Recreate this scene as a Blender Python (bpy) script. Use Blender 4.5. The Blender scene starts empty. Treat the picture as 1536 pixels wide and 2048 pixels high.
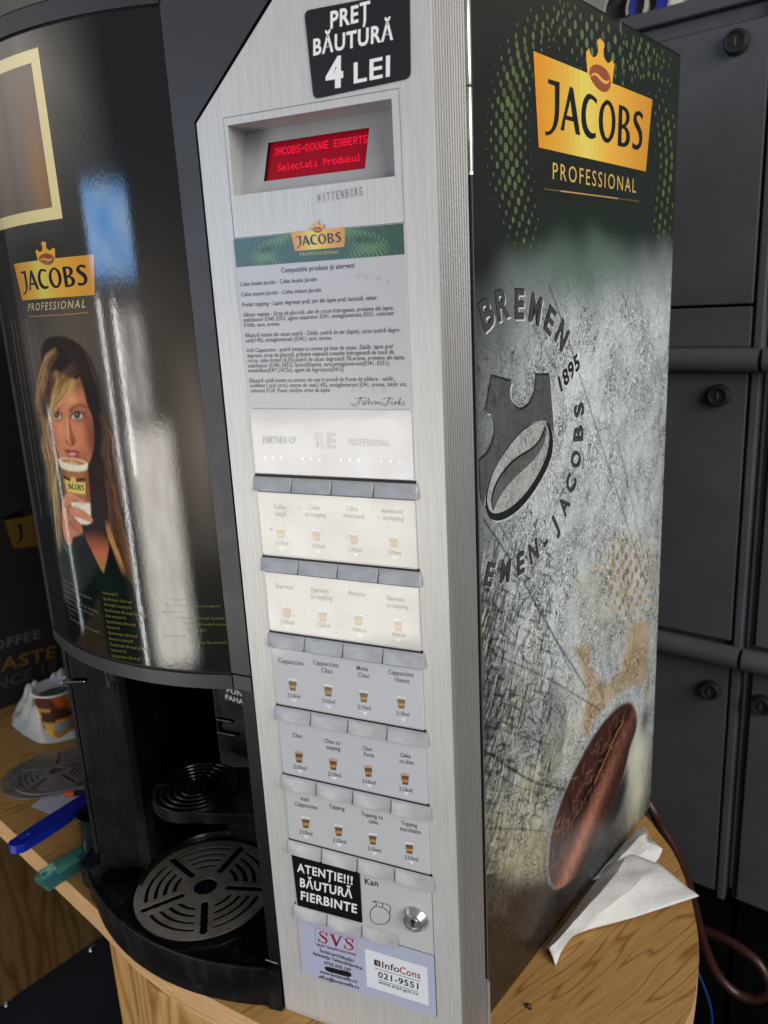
import bpy, bmesh, math, random
import numpy as np
from mathutils import Vector, Matrix, geometry
random.seed(7); RNG = np.random.default_rng(11)
SC = bpy.context.scene
COL = SC.collection

# ------------------------------------------------------------------ camera
# world: x along the selection panel, y into the machine, z up; z = 0 is the counter top (metres)
CAM = np.array([0.1968, -0.48, 0.61104])
FPX, CX, CY = 1588.0, 768.0, 1024.0            # focal length in pixels of the 1536 x 2048 photograph
nz = lambda v: np.array(v, float) / np.linalg.norm(v)
_cv = lambda p: np.array([p[0] - CX, p[1] - CY, FPX])
_dn = nz(_cv((1080, 7060))); _Z = -_dn
_X = -nz(_cv((-2811, 798))); _X = nz(_X - _X.dot(_Z) * _Z)
ROT = np.array([_X, np.cross(_Z, _X), _Z])     # camera (right, down, forward) -> world
cd = bpy.data.cameras.new('camera'); camera = bpy.data.objects.new('camera', cd); COL.objects.link(camera)
_r, _d, _f = ROT @ [1, 0, 0], ROT @ [0, 1, 0], ROT @ [0, 0, 1]
M = Matrix(((_r[0], -_d[0], -_f[0], CAM[0]), (_r[1], -_d[1], -_f[1], CAM[1]), (_r[2], -_d[2], -_f[2], CAM[2]), (0, 0, 0, 1)))
camera.matrix_world = M
cd.sensor_fit = 'VERTICAL'; cd.sensor_height = 24; cd.lens = 24 * FPX / 2048
cd.clip_start = .01; cd.clip_end = 100
cd.dof.use_dof = True; cd.dof.focus_distance = .60; cd.dof.aperture_fstop = cd.lens / 3.0   # 3 mm pupil
SC.camera = camera

# ------------------------------------------------------------------ light
w = bpy.data.worlds.new('World'); SC.world = w; w.use_nodes = True
bg = w.node_tree.nodes['Background']; bg.inputs[0].default_value = (.62, .64, .68, 1); bg.inputs[1].default_value = .20
P0 = Vector((-.2, -.01, .5))
def area(name, az, el, dist, waz, hgt, rad, rgb):
    """a rectangular area lamp seen from P0 at azimuth az / elevation el"""
    a, e = math.radians(az), math.radians(el)
    d = Vector((math.sin(a), -math.cos(a), math.tan(e)))
    L = bpy.data.lights.new(name, 'AREA'); L.shape = 'RECTANGLE'
    L.size = 2 * dist * math.tan(math.radians(waz / 2)); L.size_y = hgt
    L.energy = rad * math.pi * L.size * L.size_y; L.color = rgb
    o = bpy.data.objects.new(name, L); COL.objects.link(o)
    o.location = P0 + d * dist
    o.rotation_euler = (math.pi / 2, 0, math.pi + a + math.pi) if False else Vector((-d.x, -d.y, 0)).to_track_quat('-Z', 'Y').to_euler()
    return o
def textured(o, scale, lo, hi, c0, c1, fall=False, edge=None):
    """uneven brightness across a lamp: dappled ground, drifting cloud, soft edges"""
    L = o.data; L.use_nodes = True; N = L.node_tree.nodes; K = L.node_tree.links; em = N['Emission']
    g = N.new('ShaderNodeNewGeometry'); n = N.new('ShaderNodeTexNoise'); n.inputs['Scale'].default_value = scale; n.inputs['Detail'].default_value = 4
    K.new(g.outputs['Parametric'], n.inputs['Vector'])
    r = N.new('ShaderNodeValToRGB'); K.new(n.outputs['Fac'], r.inputs[0]); e = r.color_ramp.elements
    e[0].position = .36; e[1].position = .66; e[0].color = (*[v * lo for v in c0], 1); e[1].color = (*[v * hi for v in c1], 1)
    K.new(r.outputs[0], em.inputs['Color'])
    if edge:
        sx = N.new('ShaderNodeSeparateXYZ'); K.new(g.outputs['Parametric'], sx.inputs[0]); pr = None
        for k in (0, 1):
            a = N.new('ShaderNodeMath'); a.operation = 'PINGPONG'; a.inputs[1].default_value = .5; K.new(sx.outputs[k], a.inputs[0])
            m = N.new('ShaderNodeMath'); m.operation = 'MULTIPLY'; m.use_clamp = True; m.inputs[1].default_value = edge[k]; K.new(a.outputs[0], m.inputs[0])
            if pr is None: pr = m
            else:
                q = N.new('ShaderNodeMath'); q.operation = 'MULTIPLY'; K.new(pr.outputs[0], q.inputs[0]); K.new(m.outputs[0], q.inputs[1]); pr = q
        K.new(pr.outputs[0], em.inputs['Strength'])
    if fall:
        sx = N.new('ShaderNodeSeparateXYZ'); K.new(g.outputs['Parametric'], sx.inputs[0]); pr = None
        for k in (0, 1):
            a = N.new('ShaderNodeMath'); a.operation = 'PINGPONG'; a.inputs[1].default_value = .5; K.new(sx.outputs[k], a.inputs[0])
            m = N.new('ShaderNodeMath'); m.operation = 'MULTIPLY'; m.inputs[1].default_value = 2; K.new(a.outputs[0], m.inputs[0])
            if pr is None: pr = m
            else:
                q = N.new('ShaderNodeMath'); q.operation = 'MULTIPLY'; K.new(pr.outputs[0], q.inputs[0]); K.new(m.outputs[0], q.inputs[1]); pr = q
        K.new(pr.outputs[0], em.inputs['Strength'])
# the open doorway behind the photographer: sunlit ground, bright horizon, blue sky, door frame
textured(area('doorway_ground_light', -26.0, -17.6, 2.4, 26, 1.02, 7.6, (1, 1, 1)), 9, .80, 1.10, (1, .92, .81), (1, .96, .90), edge=(4, 14))
textured(area('doorway_horizon_light', -29, -1.6, 2.4, 17, .46, 3.8, (1, 1, 1)), 5, .5, 1.3, (.8, .85, .9), (1, .98, .95), edge=(4, 5))
textured(area('doorway_sky_light', -32.5, 9.4, 2.4, 22, .36, 8.0, (1, 1, 1)), 2.6, 1, 1, (.10, .38, .86), (.42, .60, .90), edge=(9, 6))
area('doorway_frame_light', -41.5, -12.5, 2.35, 1.1, 1.4, 13, (1, .98, .96))
area('doorway_frame_light', -34.5, -3.5, 2.30, 1.3, .60, 13, (1, .98, .96))
textured(area('doorway_shade_light', -4, -9, 2.4, 24, .9, 1.5, (1, 1, 1)), 3, .9, 1.1, (1, .86, .7), (1, .86, .7), True)
area('far_window_light', -80, -17, 2.4, .7, 1.1, 5, (.95, .98, 1))
area('side_fill_light', 68, 20, 2.2, 46, 1.5, 6.3, (1, .99, .97))  # added unseen fill for the side wall, from a presumed opening at right
textured(area('ceiling_haze_fill', -62, 20, 2.6, 74, 1.2, 2.2, (1, 1, 1)), 3, .8, 1.1, (1, .92, .82), (1, .92, .82), True)  # added unseen lamp that lays a grey haze over the poster's upper left

SC.view_settings.view_transform = 'Standard'; SC.view_settings.look = 'None'
SC.view_settings.exposure = .06; SC.view_settings.gamma = 1; SC.view_settings.use_curve_mapping = False

# ------------------------------------------------------------------ measuring: photograph pixel -> point on a real surface
SD = nz([.26600105, .96397274, 0]); SN = np.array([SD[1], -SD[0], 0]); X0 = .0084     # side wall of the machine
C0 = np.array([-.2462, .2483]); RC = .2611                                           # bowed door: a vertical cylinder
def ray(p): return ROT @ nz(_cv(p))
def onp(p, q, n):
    r = ray(p); n = np.array(n, float); t = (np.array(q, float) - CAM).dot(n) / r.dot(n); return CAM + t * r
def fF(p, y=0): v = onp(p, (0, y, 0), (0, 1, 0)); return np.array([v[0], v[2]])
def fH(p, z=0): return onp(p, (0, 0, z), (0, 0, 1))[:2]
def fS(p): v = onp(p, (X0, 0, 0), SN); return np.array([(v - [X0, 0, 0]).dot(SD), v[2]])
def fC(p, R=RC):
    r = ray(p); d = r[:2]; q = CAM[:2] - C0; a = d @ d; b = 2 * q @ d; c = q @ q - R * R
    t = (-b - math.sqrt(max(b * b - 4 * a * c, 0))) / (2 * a); v = CAM + t * r
    return np.array([math.atan2(v[0] - C0[0], C0[1] - v[1]) * RC, v[2]])
sF = lambda o: (lambda u, v: (u, -o, v))
sS = lambda o: (lambda s, z: (X0 + s * SD[0] + o * SN[0], s * SD[1] + o * SN[1], z))
sC = lambda o: (lambda u, z: (C0[0] + (RC + o) * math.sin(u / RC), C0[1] - (RC + o) * math.cos(u / RC), z))
sH = lambda z: (lambda x, y: (x, y, z))

# ------------------------------------------------------------------ colours and materials
def lin(c):
    c = np.asarray(c, float) / 255
    return np.where(c <= .04045, c / 12.92, ((c + .055) / 1.055) ** 2.4)
def rgba(c): return (*lin(c), 1)
MATS = {}
def newmat(name):
    m = bpy.data.materials.new(name); m.use_nodes = True; MATS[name] = m
    return m, m.node_tree.nodes, m.node_tree.links, m.node_tree.nodes['Principled BSDF']
def texco(N, L, scale=(1, 1, 1), rot=(0, 0, 0)):
    t = N.new('ShaderNodeTexCoord'); mp = N.new('ShaderNodeMapping'); L.new(t.outputs['Object'], mp.inputs[0])
    mp.inputs['Scale'].default_value = scale; mp.inputs['Rotation'].default_value = rot
    return mp.outputs[0]
def noise(N, L, co, scale, detail=3, rough=.6):
    n = N.new('ShaderNodeTexNoise'); n.inputs['Scale'].default_value = scale; n.inputs['Detail'].default_value = detail
    n.inputs['Roughness'].default_value = rough; L.new(co, n.inputs['Vector']); return n.outputs['Fac']
def ramp(N, L, f, *st):
    r = N.new('ShaderNodeValToRGB'); L.new(f, r.inputs[0]); e = r.color_ramp.elements
    while len(e) < len(st): e.new(.5)
    for k, (p, c) in enumerate(st): e[k].position = p; e[k].color = (*c, 1) if len(c) == 3 else c
    return r.outputs['Color']
def mix(N, L, a, b, f, mode='MIX'):
    m = N.new('ShaderNodeMix'); m.data_type = 'RGBA'; m.blend_type = mode
    for s, v in ((m.inputs['Factor'], f), (m.inputs['A'], a), (m.inputs['B'], b)):
        if hasattr(v, 'node'): L.new(v, s)
        else: s.default_value = v if not isinstance(v, tuple) else (*v[:3], 1)
    return m.outputs['Result']
def bump(N, L, b, h, st, dist=.001):
    n = N.new('ShaderNodeBump'); n.inputs['Strength'].default_value = st; n.inputs['Distance'].default_value = dist
    L.new(h, n.inputs['Height']); L.new(n.outputs[0], b.inputs['Normal'])
def pbr(name, c, rough=.5, metal=0, spec=.5, var=.0, vscale=40, stretch=(1, 1, 1), bmp=0, bscale=400, rvar=0, coat=0):
    m, N, L, b = newmat(name)
    b.inputs['Roughness'].default_value = rough; b.inputs['Metallic'].default_value = metal
    b.inputs['Specular IOR Level'].default_value = spec; b.inputs['Base Color'].default_value = rgba(c)
    if coat: b.inputs['Coat Weight'].default_value = coat; b.inputs['Coat Roughness'].default_value = .05
    co = texco(N, L, stretch)
    if var:
        f = noise(N, L, co, vscale, 5); lo = lin(c) * (1 - var); hi = np.minimum(lin(c) * (1 + var), 1)
        L.new(ramp(N, L, f, (.3, tuple(lo)), (.7, tuple(hi))), b.inputs['Base Color'])
    if rvar:
        f = noise(N, L, texco(N, L), 25, 6, .7); lo, hi = max(rough - rvar, .02), min(rough + rvar, 1)
        L.new(ramp(N, L, f, (.35, (lo,) * 3), (.65, (hi,) * 3)), b.inputs['Roughness'])
    if bmp: bump(N, L, b, noise(N, L, co, bscale, 3), bmp)
    return m
def dusty(name, amount, sc=900):
    m = MATS[name]; N, L = m.node_tree.nodes, m.node_tree.links; b = N['Principled BSDF']; src = b.inputs['Base Color'].links[0].from_socket if b.inputs['Base Color'].links else tuple(b.inputs['Base Color'].default_value)[:3]
    f = ramp(N, L, noise(N, L, texco(N, L), sc, 2, .5), (.70, (0, 0, 0)), (.76, (amount,) * 3)); g = ramp(N, L, noise(N, L, texco(N, L, (1, 1, .4)), 30, 5, .65), (.52, (0, 0, 0)), (.78, (amount * .22,) * 3))
    c = mix(N, L, src, (.20, .20, .20), f); L.new(mix(N, L, c, (.16, .16, .17), g), b.inputs['Base Color'])
def printed(name, rough, spec=.5, bmp=0, bscale=300, stretch=(1, 1, 1), coat=0):
    """ink on a carrier: colour from the mesh's 'art' attribute"""
    m, N, L, b = newmat(name)
    a = N.new('ShaderNodeVertexColor'); a.layer_name = 'art'; L.new(a.outputs[0], b.inputs['Base Color'])
    b.inputs['Roughness'].default_value = rough; b.inputs['Specular IOR Level'].default_value = spec
    if coat: b.inputs['Coat Weight'].default_value = coat; b.inputs['Coat Roughness'].default_value = .07
    if bmp:
        bump(N, L, b, noise(N, L, texco(N, L, stretch), bscale, 2), bmp)
        if coat: L.new(b.inputs['Normal'].links[0].from_socket, b.inputs['Coat Normal'])
    return m
printed('print_satin', .38, .35)
printed('print_gloss', .16, .5, .05, 150)
printed('print_card', .26, .5, .10, 300)
printed('print_film', .08, .5, .03, 420, (1, 1, .5), .42)
printed('print_glass', .05, .5, .02, 60, (1, 1, 3))
printed('print_dull', .75, .2)
pbr('black_plastic', (10, 12, 15), .40, 0, .26, .25, 60, bmp=.12, bscale=900, rvar=.08)
pbr('charcoal_plastic', (46, 46, 49), .46, 0, .5, .12, 50, bmp=.1, bscale=1200, rvar=.06)
pbr('deep_black', (9, 10, 12), .5, 0, .3)
pbr('gloss_black', (10, 11, 13), .2, 0, .5, rvar=.08)
pbr('silver_plastic', (176, 176, 176), .36, .15, .5, .06, 30, bmp=.05, bscale=700)
pbr('button_grey', (160, 162, 165), .36, .05, .5, .12, 90, (1, 1, 2), .06, 500)
pbr('chrome', (205, 205, 208), .12, 1)
pbr('brushed_profile', (182, 180, 177), .34, .6, .5, .06, 30, (6, 6, .3))
pbr('lock_steel', (206, 206, 206), .22, .8)
pbr('hinge_steel', (214, 212, 200), .28, .9)
pbr('grate_steel', (150, 143, 132), .36, .5, .5, .16, 22, bmp=.05, bscale=200, rvar=.1)
pbr('worn_steel', (150, 146, 140), .42, .5, .5, .25, 30, rvar=.12)
pbr('locker_paint', (83, 84, 87), .42, 0, .4, .12, 12, rvar=.08)
pbr('locker_dark', (40, 38, 37), .5, 0, .35)
pbr('wall_paint', (150, 146, 140), .8, 0, .2, .06, 3)
pbr('floor_dark', (33, 36, 43), .8, 0, .2, .2, 6)
pbr('white_paper', (226, 224, 221), .9, 0, .15, .05, 40, bmp=.8, bscale=330)
pbr('grey_paper', (188, 186, 196), .85, 0, .2)
pbr('hose_brown', (58, 30, 26), .35, 0, .5, .15, 20)
pbr('cable_blue', (20, 60, 130), .5)
pbr('brush_blue', (18, 36, 150), .33, 0, .5, .08, 60, bmp=.05, bscale=200)
pbr('pale_gap', (196, 192, 180), .8)
pbr('orange_plastic', (230, 90, 40), .4)
pbr('plant_grey', (92, 100, 88), .8, 0, .2, .4, 150)
for nm in ('grate_steel', 'worn_steel'):
    m = MATS[nm]; N, L = m.node_tree.nodes, m.node_tree.links; b = N['Principled BSDF']; src = b.inputs['Base Color'].links[0].from_socket
    L.new(mix(N, L, src, tuple(lin((92, 70, 48))), ramp(N, L, noise(N, L, texco(N, L), 38, 6, .7), (.50, (0, 0, 0)), (.70, (.6,) * 3))), b.inputs['Base Color'])
dusty('black_plastic', .6); dusty('gloss_black', .7, 700); dusty('charcoal_plastic', .25); dusty('locker_paint', .25, 200)
# brushed, slightly dirty silver laminate of the door
m, N, L, b = newmat('silver_panel')
g = noise(N, L, texco(N, L, (1, 1, .035)), 520, 3, .7)
d = noise(N, L, texco(N, L), 22, 7, .7)
c = ramp(N, L, g, (.30, tuple(lin((184, 183, 180)))), (.52, tuple(lin((196, 195, 192)))), (.72, tuple(lin((203, 202, 199)))))
c = mix(N, L, c, tuple(lin((188, 185, 179))), ramp(N, L, d, (.54, (0, 0, 0)), (.80, (.5, .5, .5))))
L.new(c, b.inputs['Base Color']); b.inputs['Roughness'].default_value = .38; b.inputs['Metallic'].default_value = .12
bump(N, L, b, g, .06)
# side wall print: painted art, with concrete grit and hairline cracks where the print shows concrete
m, N, L, b = newmat('print_side')
a = N.new('ShaderNodeVertexColor'); a.layer_name = 'art'; k = N.new('ShaderNodeVertexColor'); k.layer_name = 'grit'
sk = N.new('ShaderNodeSeparateColor'); L.new(k.outputs[0], sk.inputs[0])
warp = N.new('ShaderNodeTexNoise'); warp.inputs['Scale'].default_value = 30; L.new(texco(N, L), warp.inputs['Vector'])
wv = N.new('ShaderNodeVectorMath'); wv.operation = 'MULTIPLY_ADD'; L.new(warp.outputs['Color'], wv.inputs[0]); wv.inputs[1].default_value = (.03, .03, .03)
L.new(texco(N, L, (1, 1, .8), (.3, .5, .2)), wv.inputs[2])
n1 = N.new('ShaderNodeTexNoise'); n1.inputs['Scale'].default_value = 560; n1.inputs['Detail'].default_value = 4; n1.inputs['Roughness'].default_value = .65
n1.inputs['Distortion'].default_value = 1.2; L.new(wv.outputs[0], n1.inputs['Vector'])
sp = ramp(N, L, n1.outputs['Fac'], (.448, (1, 1, 1)), (.508, (0, 0, 0)))
sp2 = ramp(N, L, noise(N, L, texco(N, L, (1, 1, .8)), 34, 4), (.38, (.38,) * 3), (.58, (1, 1, 1)))
vo = N.new('ShaderNodeTexVoronoi'); vo.feature = 'DISTANCE_TO_EDGE'; vo.inputs['Scale'].default_value = 24; L.new(wv.outputs[0], vo.inputs['Vector'])
cr = ramp(N, L, vo.outputs['Distance'], (.0, (.45,) * 3), (.012, (0, 0, 0)))
vo2 = N.new('ShaderNodeTexVoronoi'); vo2.feature = 'DISTANCE_TO_EDGE'; vo2.inputs['Scale'].default_value = 75; L.new(wv.outputs[0], vo2.inputs['Vector'])
cr2 = ramp(N, L, vo2.outputs['Distance'], (.0, (.5,) * 3), (.07, (0, 0, 0)))
s1 = mix(N, L, sp, sp2, 1.0, 'MULTIPLY'); s1 = mix(N, L, s1, cr, 1.0, 'LIGHTEN'); s1 = mix(N, L, s1, mix(N, L, cr2, sp2, 1.0, 'MULTIPLY'), 1.0, 'LIGHTEN')
gg = N.new('ShaderNodeCombineColor')
for i in range(3): L.new(sk.outputs[0], gg.inputs[i])
s1 = mix(N, L, s1, gg.outputs[0], 1.0, 'MULTIPLY')
cl = noise(N, L, texco(N, L), 90, 5, .7)
ca = mix(N, L, a.outputs[0], ramp(N, L, cl, (.3, (.86,) * 3), (.7, (1.15,) * 3)), sk.outputs[0], 'MULTIPLY')
dk = mix(N, L, a.outputs[0], (.07, .07, .07), 1.0, 'MULTIPLY')
L.new(mix(N, L, ca, dk, s1), b.inputs['Base Color'])
b.inputs['Roughness'].default_value = .30; b.inputs['Specular IOR Level'].default_value = .5
bump(N, L, b, noise(N, L, texco(N, L), 420, 2), .06)
# red LCD
m, N, L, b = newmat('lcd_red'); b.inputs['Base Color'].default_value = rgba((120, 8, 24)); b.inputs['Roughness'].default_value = .12
b.inputs['Emission Color'].default_value = rgba((150, 10, 36)); b.inputs['Emission Strength'].default_value = .42
m, N, L, b = newmat('lcd_dots'); b.inputs['Base Color'].default_value = rgba((200, 10, 40)); b.inputs['Roughness'].default_value = .2
b.inputs['Emission Color'].default_value = rgba((255, 32, 70)); b.inputs['Emission Strength'].default_value = .8
# teal translucent acrylic
m, N, L, b = newmat('teal_acrylic'); b.inputs['Base Color'].default_value = rgba((130, 220, 226)); b.inputs['Roughness'].default_value = .06
b.inputs['Transmission Weight'].default_value = .9; b.inputs['IOR'].default_value = 1.45
m, N, L, b = newmat('smoked_glass'); b.inputs['Base Color'].default_value = rgba((40, 42, 46)); b.inputs['Roughness'].default_value = .12
b.inputs['Transmission Weight'].default_value = .35
m, N, L, b = newmat('plastic_bag'); b.inputs['Base Color'].default_value = rgba((205, 205, 200)); b.inputs['Roughness'].default_value = .3
b.inputs['Transmission Weight'].default_value = .15
# oak laminate
def wood(name, lo, hi, rot, sc, dark=1.0):
    m, N, L, b = newmat(name)
    mp = texco(N, L, (1, 1, 1), (0, 0, rot))
    st = N.new('ShaderNodeMapping'); st.inputs['Scale'].default_value = sc; L.new(mp, st.inputs[0])
    big = N.new('ShaderNodeTexNoise'); big.inputs['Scale'].default_value = 5; big.inputs['Detail'].default_value = 2; L.new(st.outputs[0], big.inputs['Vector'])
    mm = N.new('ShaderNodeMath'); mm.operation = 'MULTIPLY'; L.new(big.outputs['Fac'], mm.inputs[0]); mm.inputs[1].default_value = 21
    fr = N.new('ShaderNodeMath'); fr.operation = 'PINGPONG'; L.new(mm.outputs[0], fr.inputs[0]); fr.inputs[1].default_value = 1.0
    fine = N.new('ShaderNodeMapping'); fine.inputs['Scale'].default_value = (14, 260, 260); L.new(mp, fine.inputs[0])
    fn = noise(N, L, fine.outputs[0], 1.6, 4, .7)
    c1 = ramp(N, L, fr.outputs[0], (.0, tuple(lin(lo) * .95)), (.12, tuple((lin(lo) + lin(hi)) / 2)), (.32, tuple(lin(hi))), (1, tuple(lin(hi) * .84)))
    c2 = ramp(N, L, fn, (.34, (.82, .78, .74)), (.52, (1, 1, 1)), (.75, (1.06, 1.05, 1.02)))
    L.new(mix(N, L, c1, c2, .75, 'MULTIPLY'), b.inputs['Base Color'])
    b.inputs['Roughness'].default_value = .42; b.inputs['Specular IOR Level'].default_value = .35
    bump(N, L, b, fn, .05)
wood('oak_top', (140, 98, 50), (186, 142, 84), math.radians(-62), (.62, 4.6, 4.6))
wood('oak_edge', (206, 158, 108), (226, 182, 132), math.radians(0), (.3, 1.5, 6))
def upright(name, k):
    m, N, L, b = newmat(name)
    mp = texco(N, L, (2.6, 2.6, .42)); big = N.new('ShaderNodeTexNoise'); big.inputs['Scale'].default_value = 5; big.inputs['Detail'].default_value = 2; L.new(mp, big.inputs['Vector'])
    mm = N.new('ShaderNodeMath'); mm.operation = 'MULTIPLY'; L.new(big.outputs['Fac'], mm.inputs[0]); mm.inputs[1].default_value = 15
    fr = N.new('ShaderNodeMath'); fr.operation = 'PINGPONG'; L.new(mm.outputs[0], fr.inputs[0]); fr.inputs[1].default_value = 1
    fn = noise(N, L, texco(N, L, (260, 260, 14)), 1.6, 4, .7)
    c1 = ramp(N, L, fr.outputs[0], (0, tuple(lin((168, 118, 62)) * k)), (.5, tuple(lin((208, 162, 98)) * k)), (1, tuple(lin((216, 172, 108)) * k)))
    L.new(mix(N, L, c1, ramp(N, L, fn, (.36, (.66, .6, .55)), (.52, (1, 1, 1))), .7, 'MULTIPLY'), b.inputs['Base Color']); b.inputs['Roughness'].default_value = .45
upright('oak_upright', .92); upright('dark_shaded_board', .34)  # end board: darker wood, with under-counter shade also put into its colour

# ------------------------------------------------------------------ mesh builder
def cross2(a, b, c): return (b[0] - a[0]) * (c[1] - a[1]) - (b[1] - a[1]) * (c[0] - a[0])
class MB:
    def __init__(s): s.v = []; s.f = []; s.m = []; s.c = []; s.names = []; s.g = None
    def mi(s, name):
        if name not in s.names: s.names.append(name)
        return s.names.index(name)
    def add(s, vs, fs, mat, col=(1, 1, 1)):
        o = len(s.v); s.v += [tuple(map(float, p)) for p in vs]; k = s.mi(mat)
        cc = list(col) if isinstance(col, list) else [tuple(col)] * len(vs)
        s.c += cc
        for f in fs: s.f.append(tuple(o + i for i in f)); s.m.append(k)
    def quad(s, a, b, c, d, mat, col=(1, 1, 1)): s.add([a, b, c, d], [(0, 1, 2, 3)], mat, col)
    def box(s, lo, hi, mat, ax=None, col=(1, 1, 1)):
        P = [(x, y, z) for z in (lo[2], hi[2]) for y in (lo[1], hi[1]) for x in (lo[0], hi[0])]
        if ax is not None:
            o, ex, ey = ax; P = [(o[0] + x * ex[0] + y * ey[0], o[1] + x * ex[1] + y * ey[1], o[2] + z) for x, y, z in P]
        s.add(P, [(0, 2, 3, 1), (4, 5, 7, 6), (0, 1, 5, 4), (2, 6, 7, 3), (0, 4, 6, 2), (1, 3, 7, 5)], mat, col)
    def prism(s, poly, z0, z1, mat, caps=True):
        n = len(poly); P = [(*p, z0) for p in poly] + [(*p, z1) for p in poly]
        F = [(i, (i + 1) % n, n + (i + 1) % n, n + i) for i in range(n)]
        s.add(P, F, mat)
        if caps:
            t = geometry.tessellate_polygon([[Vector((*p, 0)) for p in poly]])
            s.add([(*p, z1) for p in poly], t, mat); s.add([(*p, z0) for p in poly], [f[::-1] for f in t], mat)
    def sheet(s, rows, mat, closed=False, col=(1, 1, 1)):
        n = len(rows[0]); P = [p for r in rows for p in r]; F = []
        for i in range(len(rows) - 1):
            for j in range(n if closed else n - 1):
                k = (j + 1) % n; F.append((i * n + j, i * n + k, (i + 1) * n + k, (i + 1) * n + j))
        s.add(P, F, mat, col)
    def tube(s, path, r, mat, seg=10, cap=True):
        path = [Vector(p) for p in path]; rows = []; up = Vector((0, 0, 1))
        rr = r if isinstance(r, (list, tuple)) else [r] * len(path)
        for i, p in enumerate(path):
            t = (path[min(i + 1, len(path) - 1)] - path[max(i - 1, 0)]).normalized()
            a = t.cross(up);  a = a.normalized() if a.length > 1e-3 else Vector((1, 0, 0)); bb = a.cross(t)
            rows.append([tuple(p + rr[i] * (math.cos(q) * a + math.sin(q) * bb)) for q in [2 * math.pi * j / seg for j in range(seg)]])
        s.sheet(rows, mat, True)
        if cap:
            for rw in (rows[0], rows[-1]): s.add(rw, [tuple(range(seg))], mat)
    def lathe(s, prof, o, mat, seg=40, ax=None):
        """prof: (radius, height) list; ax = (u, v, w) frame, default vertical"""
        u, v, wv = ax or ((1, 0, 0), (0, 1, 0), (0, 0, 1)); rows = []
        for r, h in prof:
            rows.append([tuple(o[k] + r * math.cos(q) * u[k] + r * math.sin(q) * v[k] + h * wv[k] for k in range(3)) for q in [2 * math.pi * j / seg for j in range(seg)]])
        s.sheet(rows, mat, True)
    def poly(s, loops, surf, mat, col, conv=None):
        """flat printed shape; loops are 2-D outlines (first outer, rest holes)"""
        if not isinstance(loops[0][0], (list, tuple, np.ndarray)): loops = [loops]
        L2 = [[tuple(conv(p)) if conv else tuple(p) for p in lp] for lp in loops]
        tri = geometry.tessellate_polygon([[Vector((p[0], p[1], 0)) for p in lp] for lp in L2])
        fl = [p for lp in L2 for p in lp]
        cc = [tuple(lin(col(p))) for p in fl] if callable(col) else tuple(lin(col))
        s.add([surf(*p) for p in fl], tri, mat, cc)
    def rect(s, u0, v0, u1, v1, surf, mat, col, n=1):
        us = np.linspace(u0, u1, n + 1)
        s.sheet([[surf(u, v) for u in us] for v in (v0, v1)], mat, False, tuple(lin(col)))
    def stroke(s, path, wd, surf, mat, col, conv=None):
        P = [np.array(conv(p)) if conv else np.array(p, float) for p in path]; a, b_ = [], []
        for i, p in enumerate(P):
            t = P[min(i + 1, len(P) - 1)] - P[max(i - 1, 0)]; n = np.array([-t[1], t[0]]) / (np.linalg.norm(t) + 1e-9) * wd / 2
            a.append(surf(*(p + n))); b_.append(surf(*(p - n)))
        s.sheet([a, b_], mat, False, tuple(lin(col)))
    def text(s, txt, pL, pR, cap, conv, surf, mat, col, bold=0.0, raw=None):
        """text laid from pixel pL to pR with capital height cap (pixels); conv turns pixels into surface coordinates"""
        V, F, W = glyphs(txt, bold, 1.3 if txt == 'PROFESSIONAL' else 1.0)
        if raw: a, b_, c = raw
        else: a, b_, c = conv(pL), conv(pR), conv((pL[0], pL[1] - cap))
        a, b_, c = map(np.array, (a, b_, c)); ex = (b_ - a) / W; ey = (c - a) / CAPH
        s.add([surf(*(a + x * ex + y * ey)) for x, y in V], F, mat, tuple(lin(col)))
    def ctext(s, txt, pc, wpx, cap, conv, surf, mat, col, slope=0, bold=0):
        s.text(txt, (pc[0] - wpx / 2, pc[1] - slope * wpx / 2), (pc[0] + wpx / 2, pc[1] + slope * wpx / 2), cap, conv, surf, mat, col, bold)
    def build(s, name, parent=None, smooth=None, bevel=0, grit=None):
        me = bpy.data.meshes.new(name); me.from_pydata(s.v, [], s.f)
        for n in s.names: me.materials.append(MATS[n])
        me.polygons.foreach_set('material_index', s.m)
        a = me.color_attributes.new('art', 'FLOAT_COLOR', 'POINT')
        cc = np.ones((len(s.v), 4), np.float32); cc[:, :3] = np.array(s.c, np.float32).reshape(-1, 3); a.data.foreach_set('color', cc.ravel())
        if grit is not None:
            g_ = me.color_attributes.new('grit', 'FLOAT_COLOR', 'POINT'); q = np.ones((len(s.v), 4), np.float32); q[:, :3] = 0
            q[:, 0] = .65; q[:len(grit), 0] = grit; q[:, 1] = q[:, 0]; q[:, 2] = q[:, 0]; g_.data.foreach_set('color', q.ravel())
        me.validate(); me.update()
        if smooth:
            me.polygons.foreach_set('use_smooth', [True] * len(me.polygons)); me.set_sharp_from_angle(angle=math.radians(smooth))
        o = bpy.data.objects.new(name, me); COL.objects.link(o)
        if parent is not None: o.parent = parent; o.matrix_parent_inverse = Matrix.Translation(parent.location).inverted()
        if bevel:
            bm_ = bmesh.new(); bm_.from_mesh(me); bmesh.ops.remove_doubles(bm_, verts=bm_.verts, dist=1e-6)
            bmesh.ops.recalc_face_normals(bm_, faces=bm_.faces); bm_.to_mesh(me); bm_.free()
            md = o.modifiers.new('bevel', 'BEVEL'); md.width = bevel; md.segments = 2; md.limit_method = 'ANGLE'; md.angle_limit = math.radians(40)
        return o
CAPH = .7; _G = {}
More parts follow.
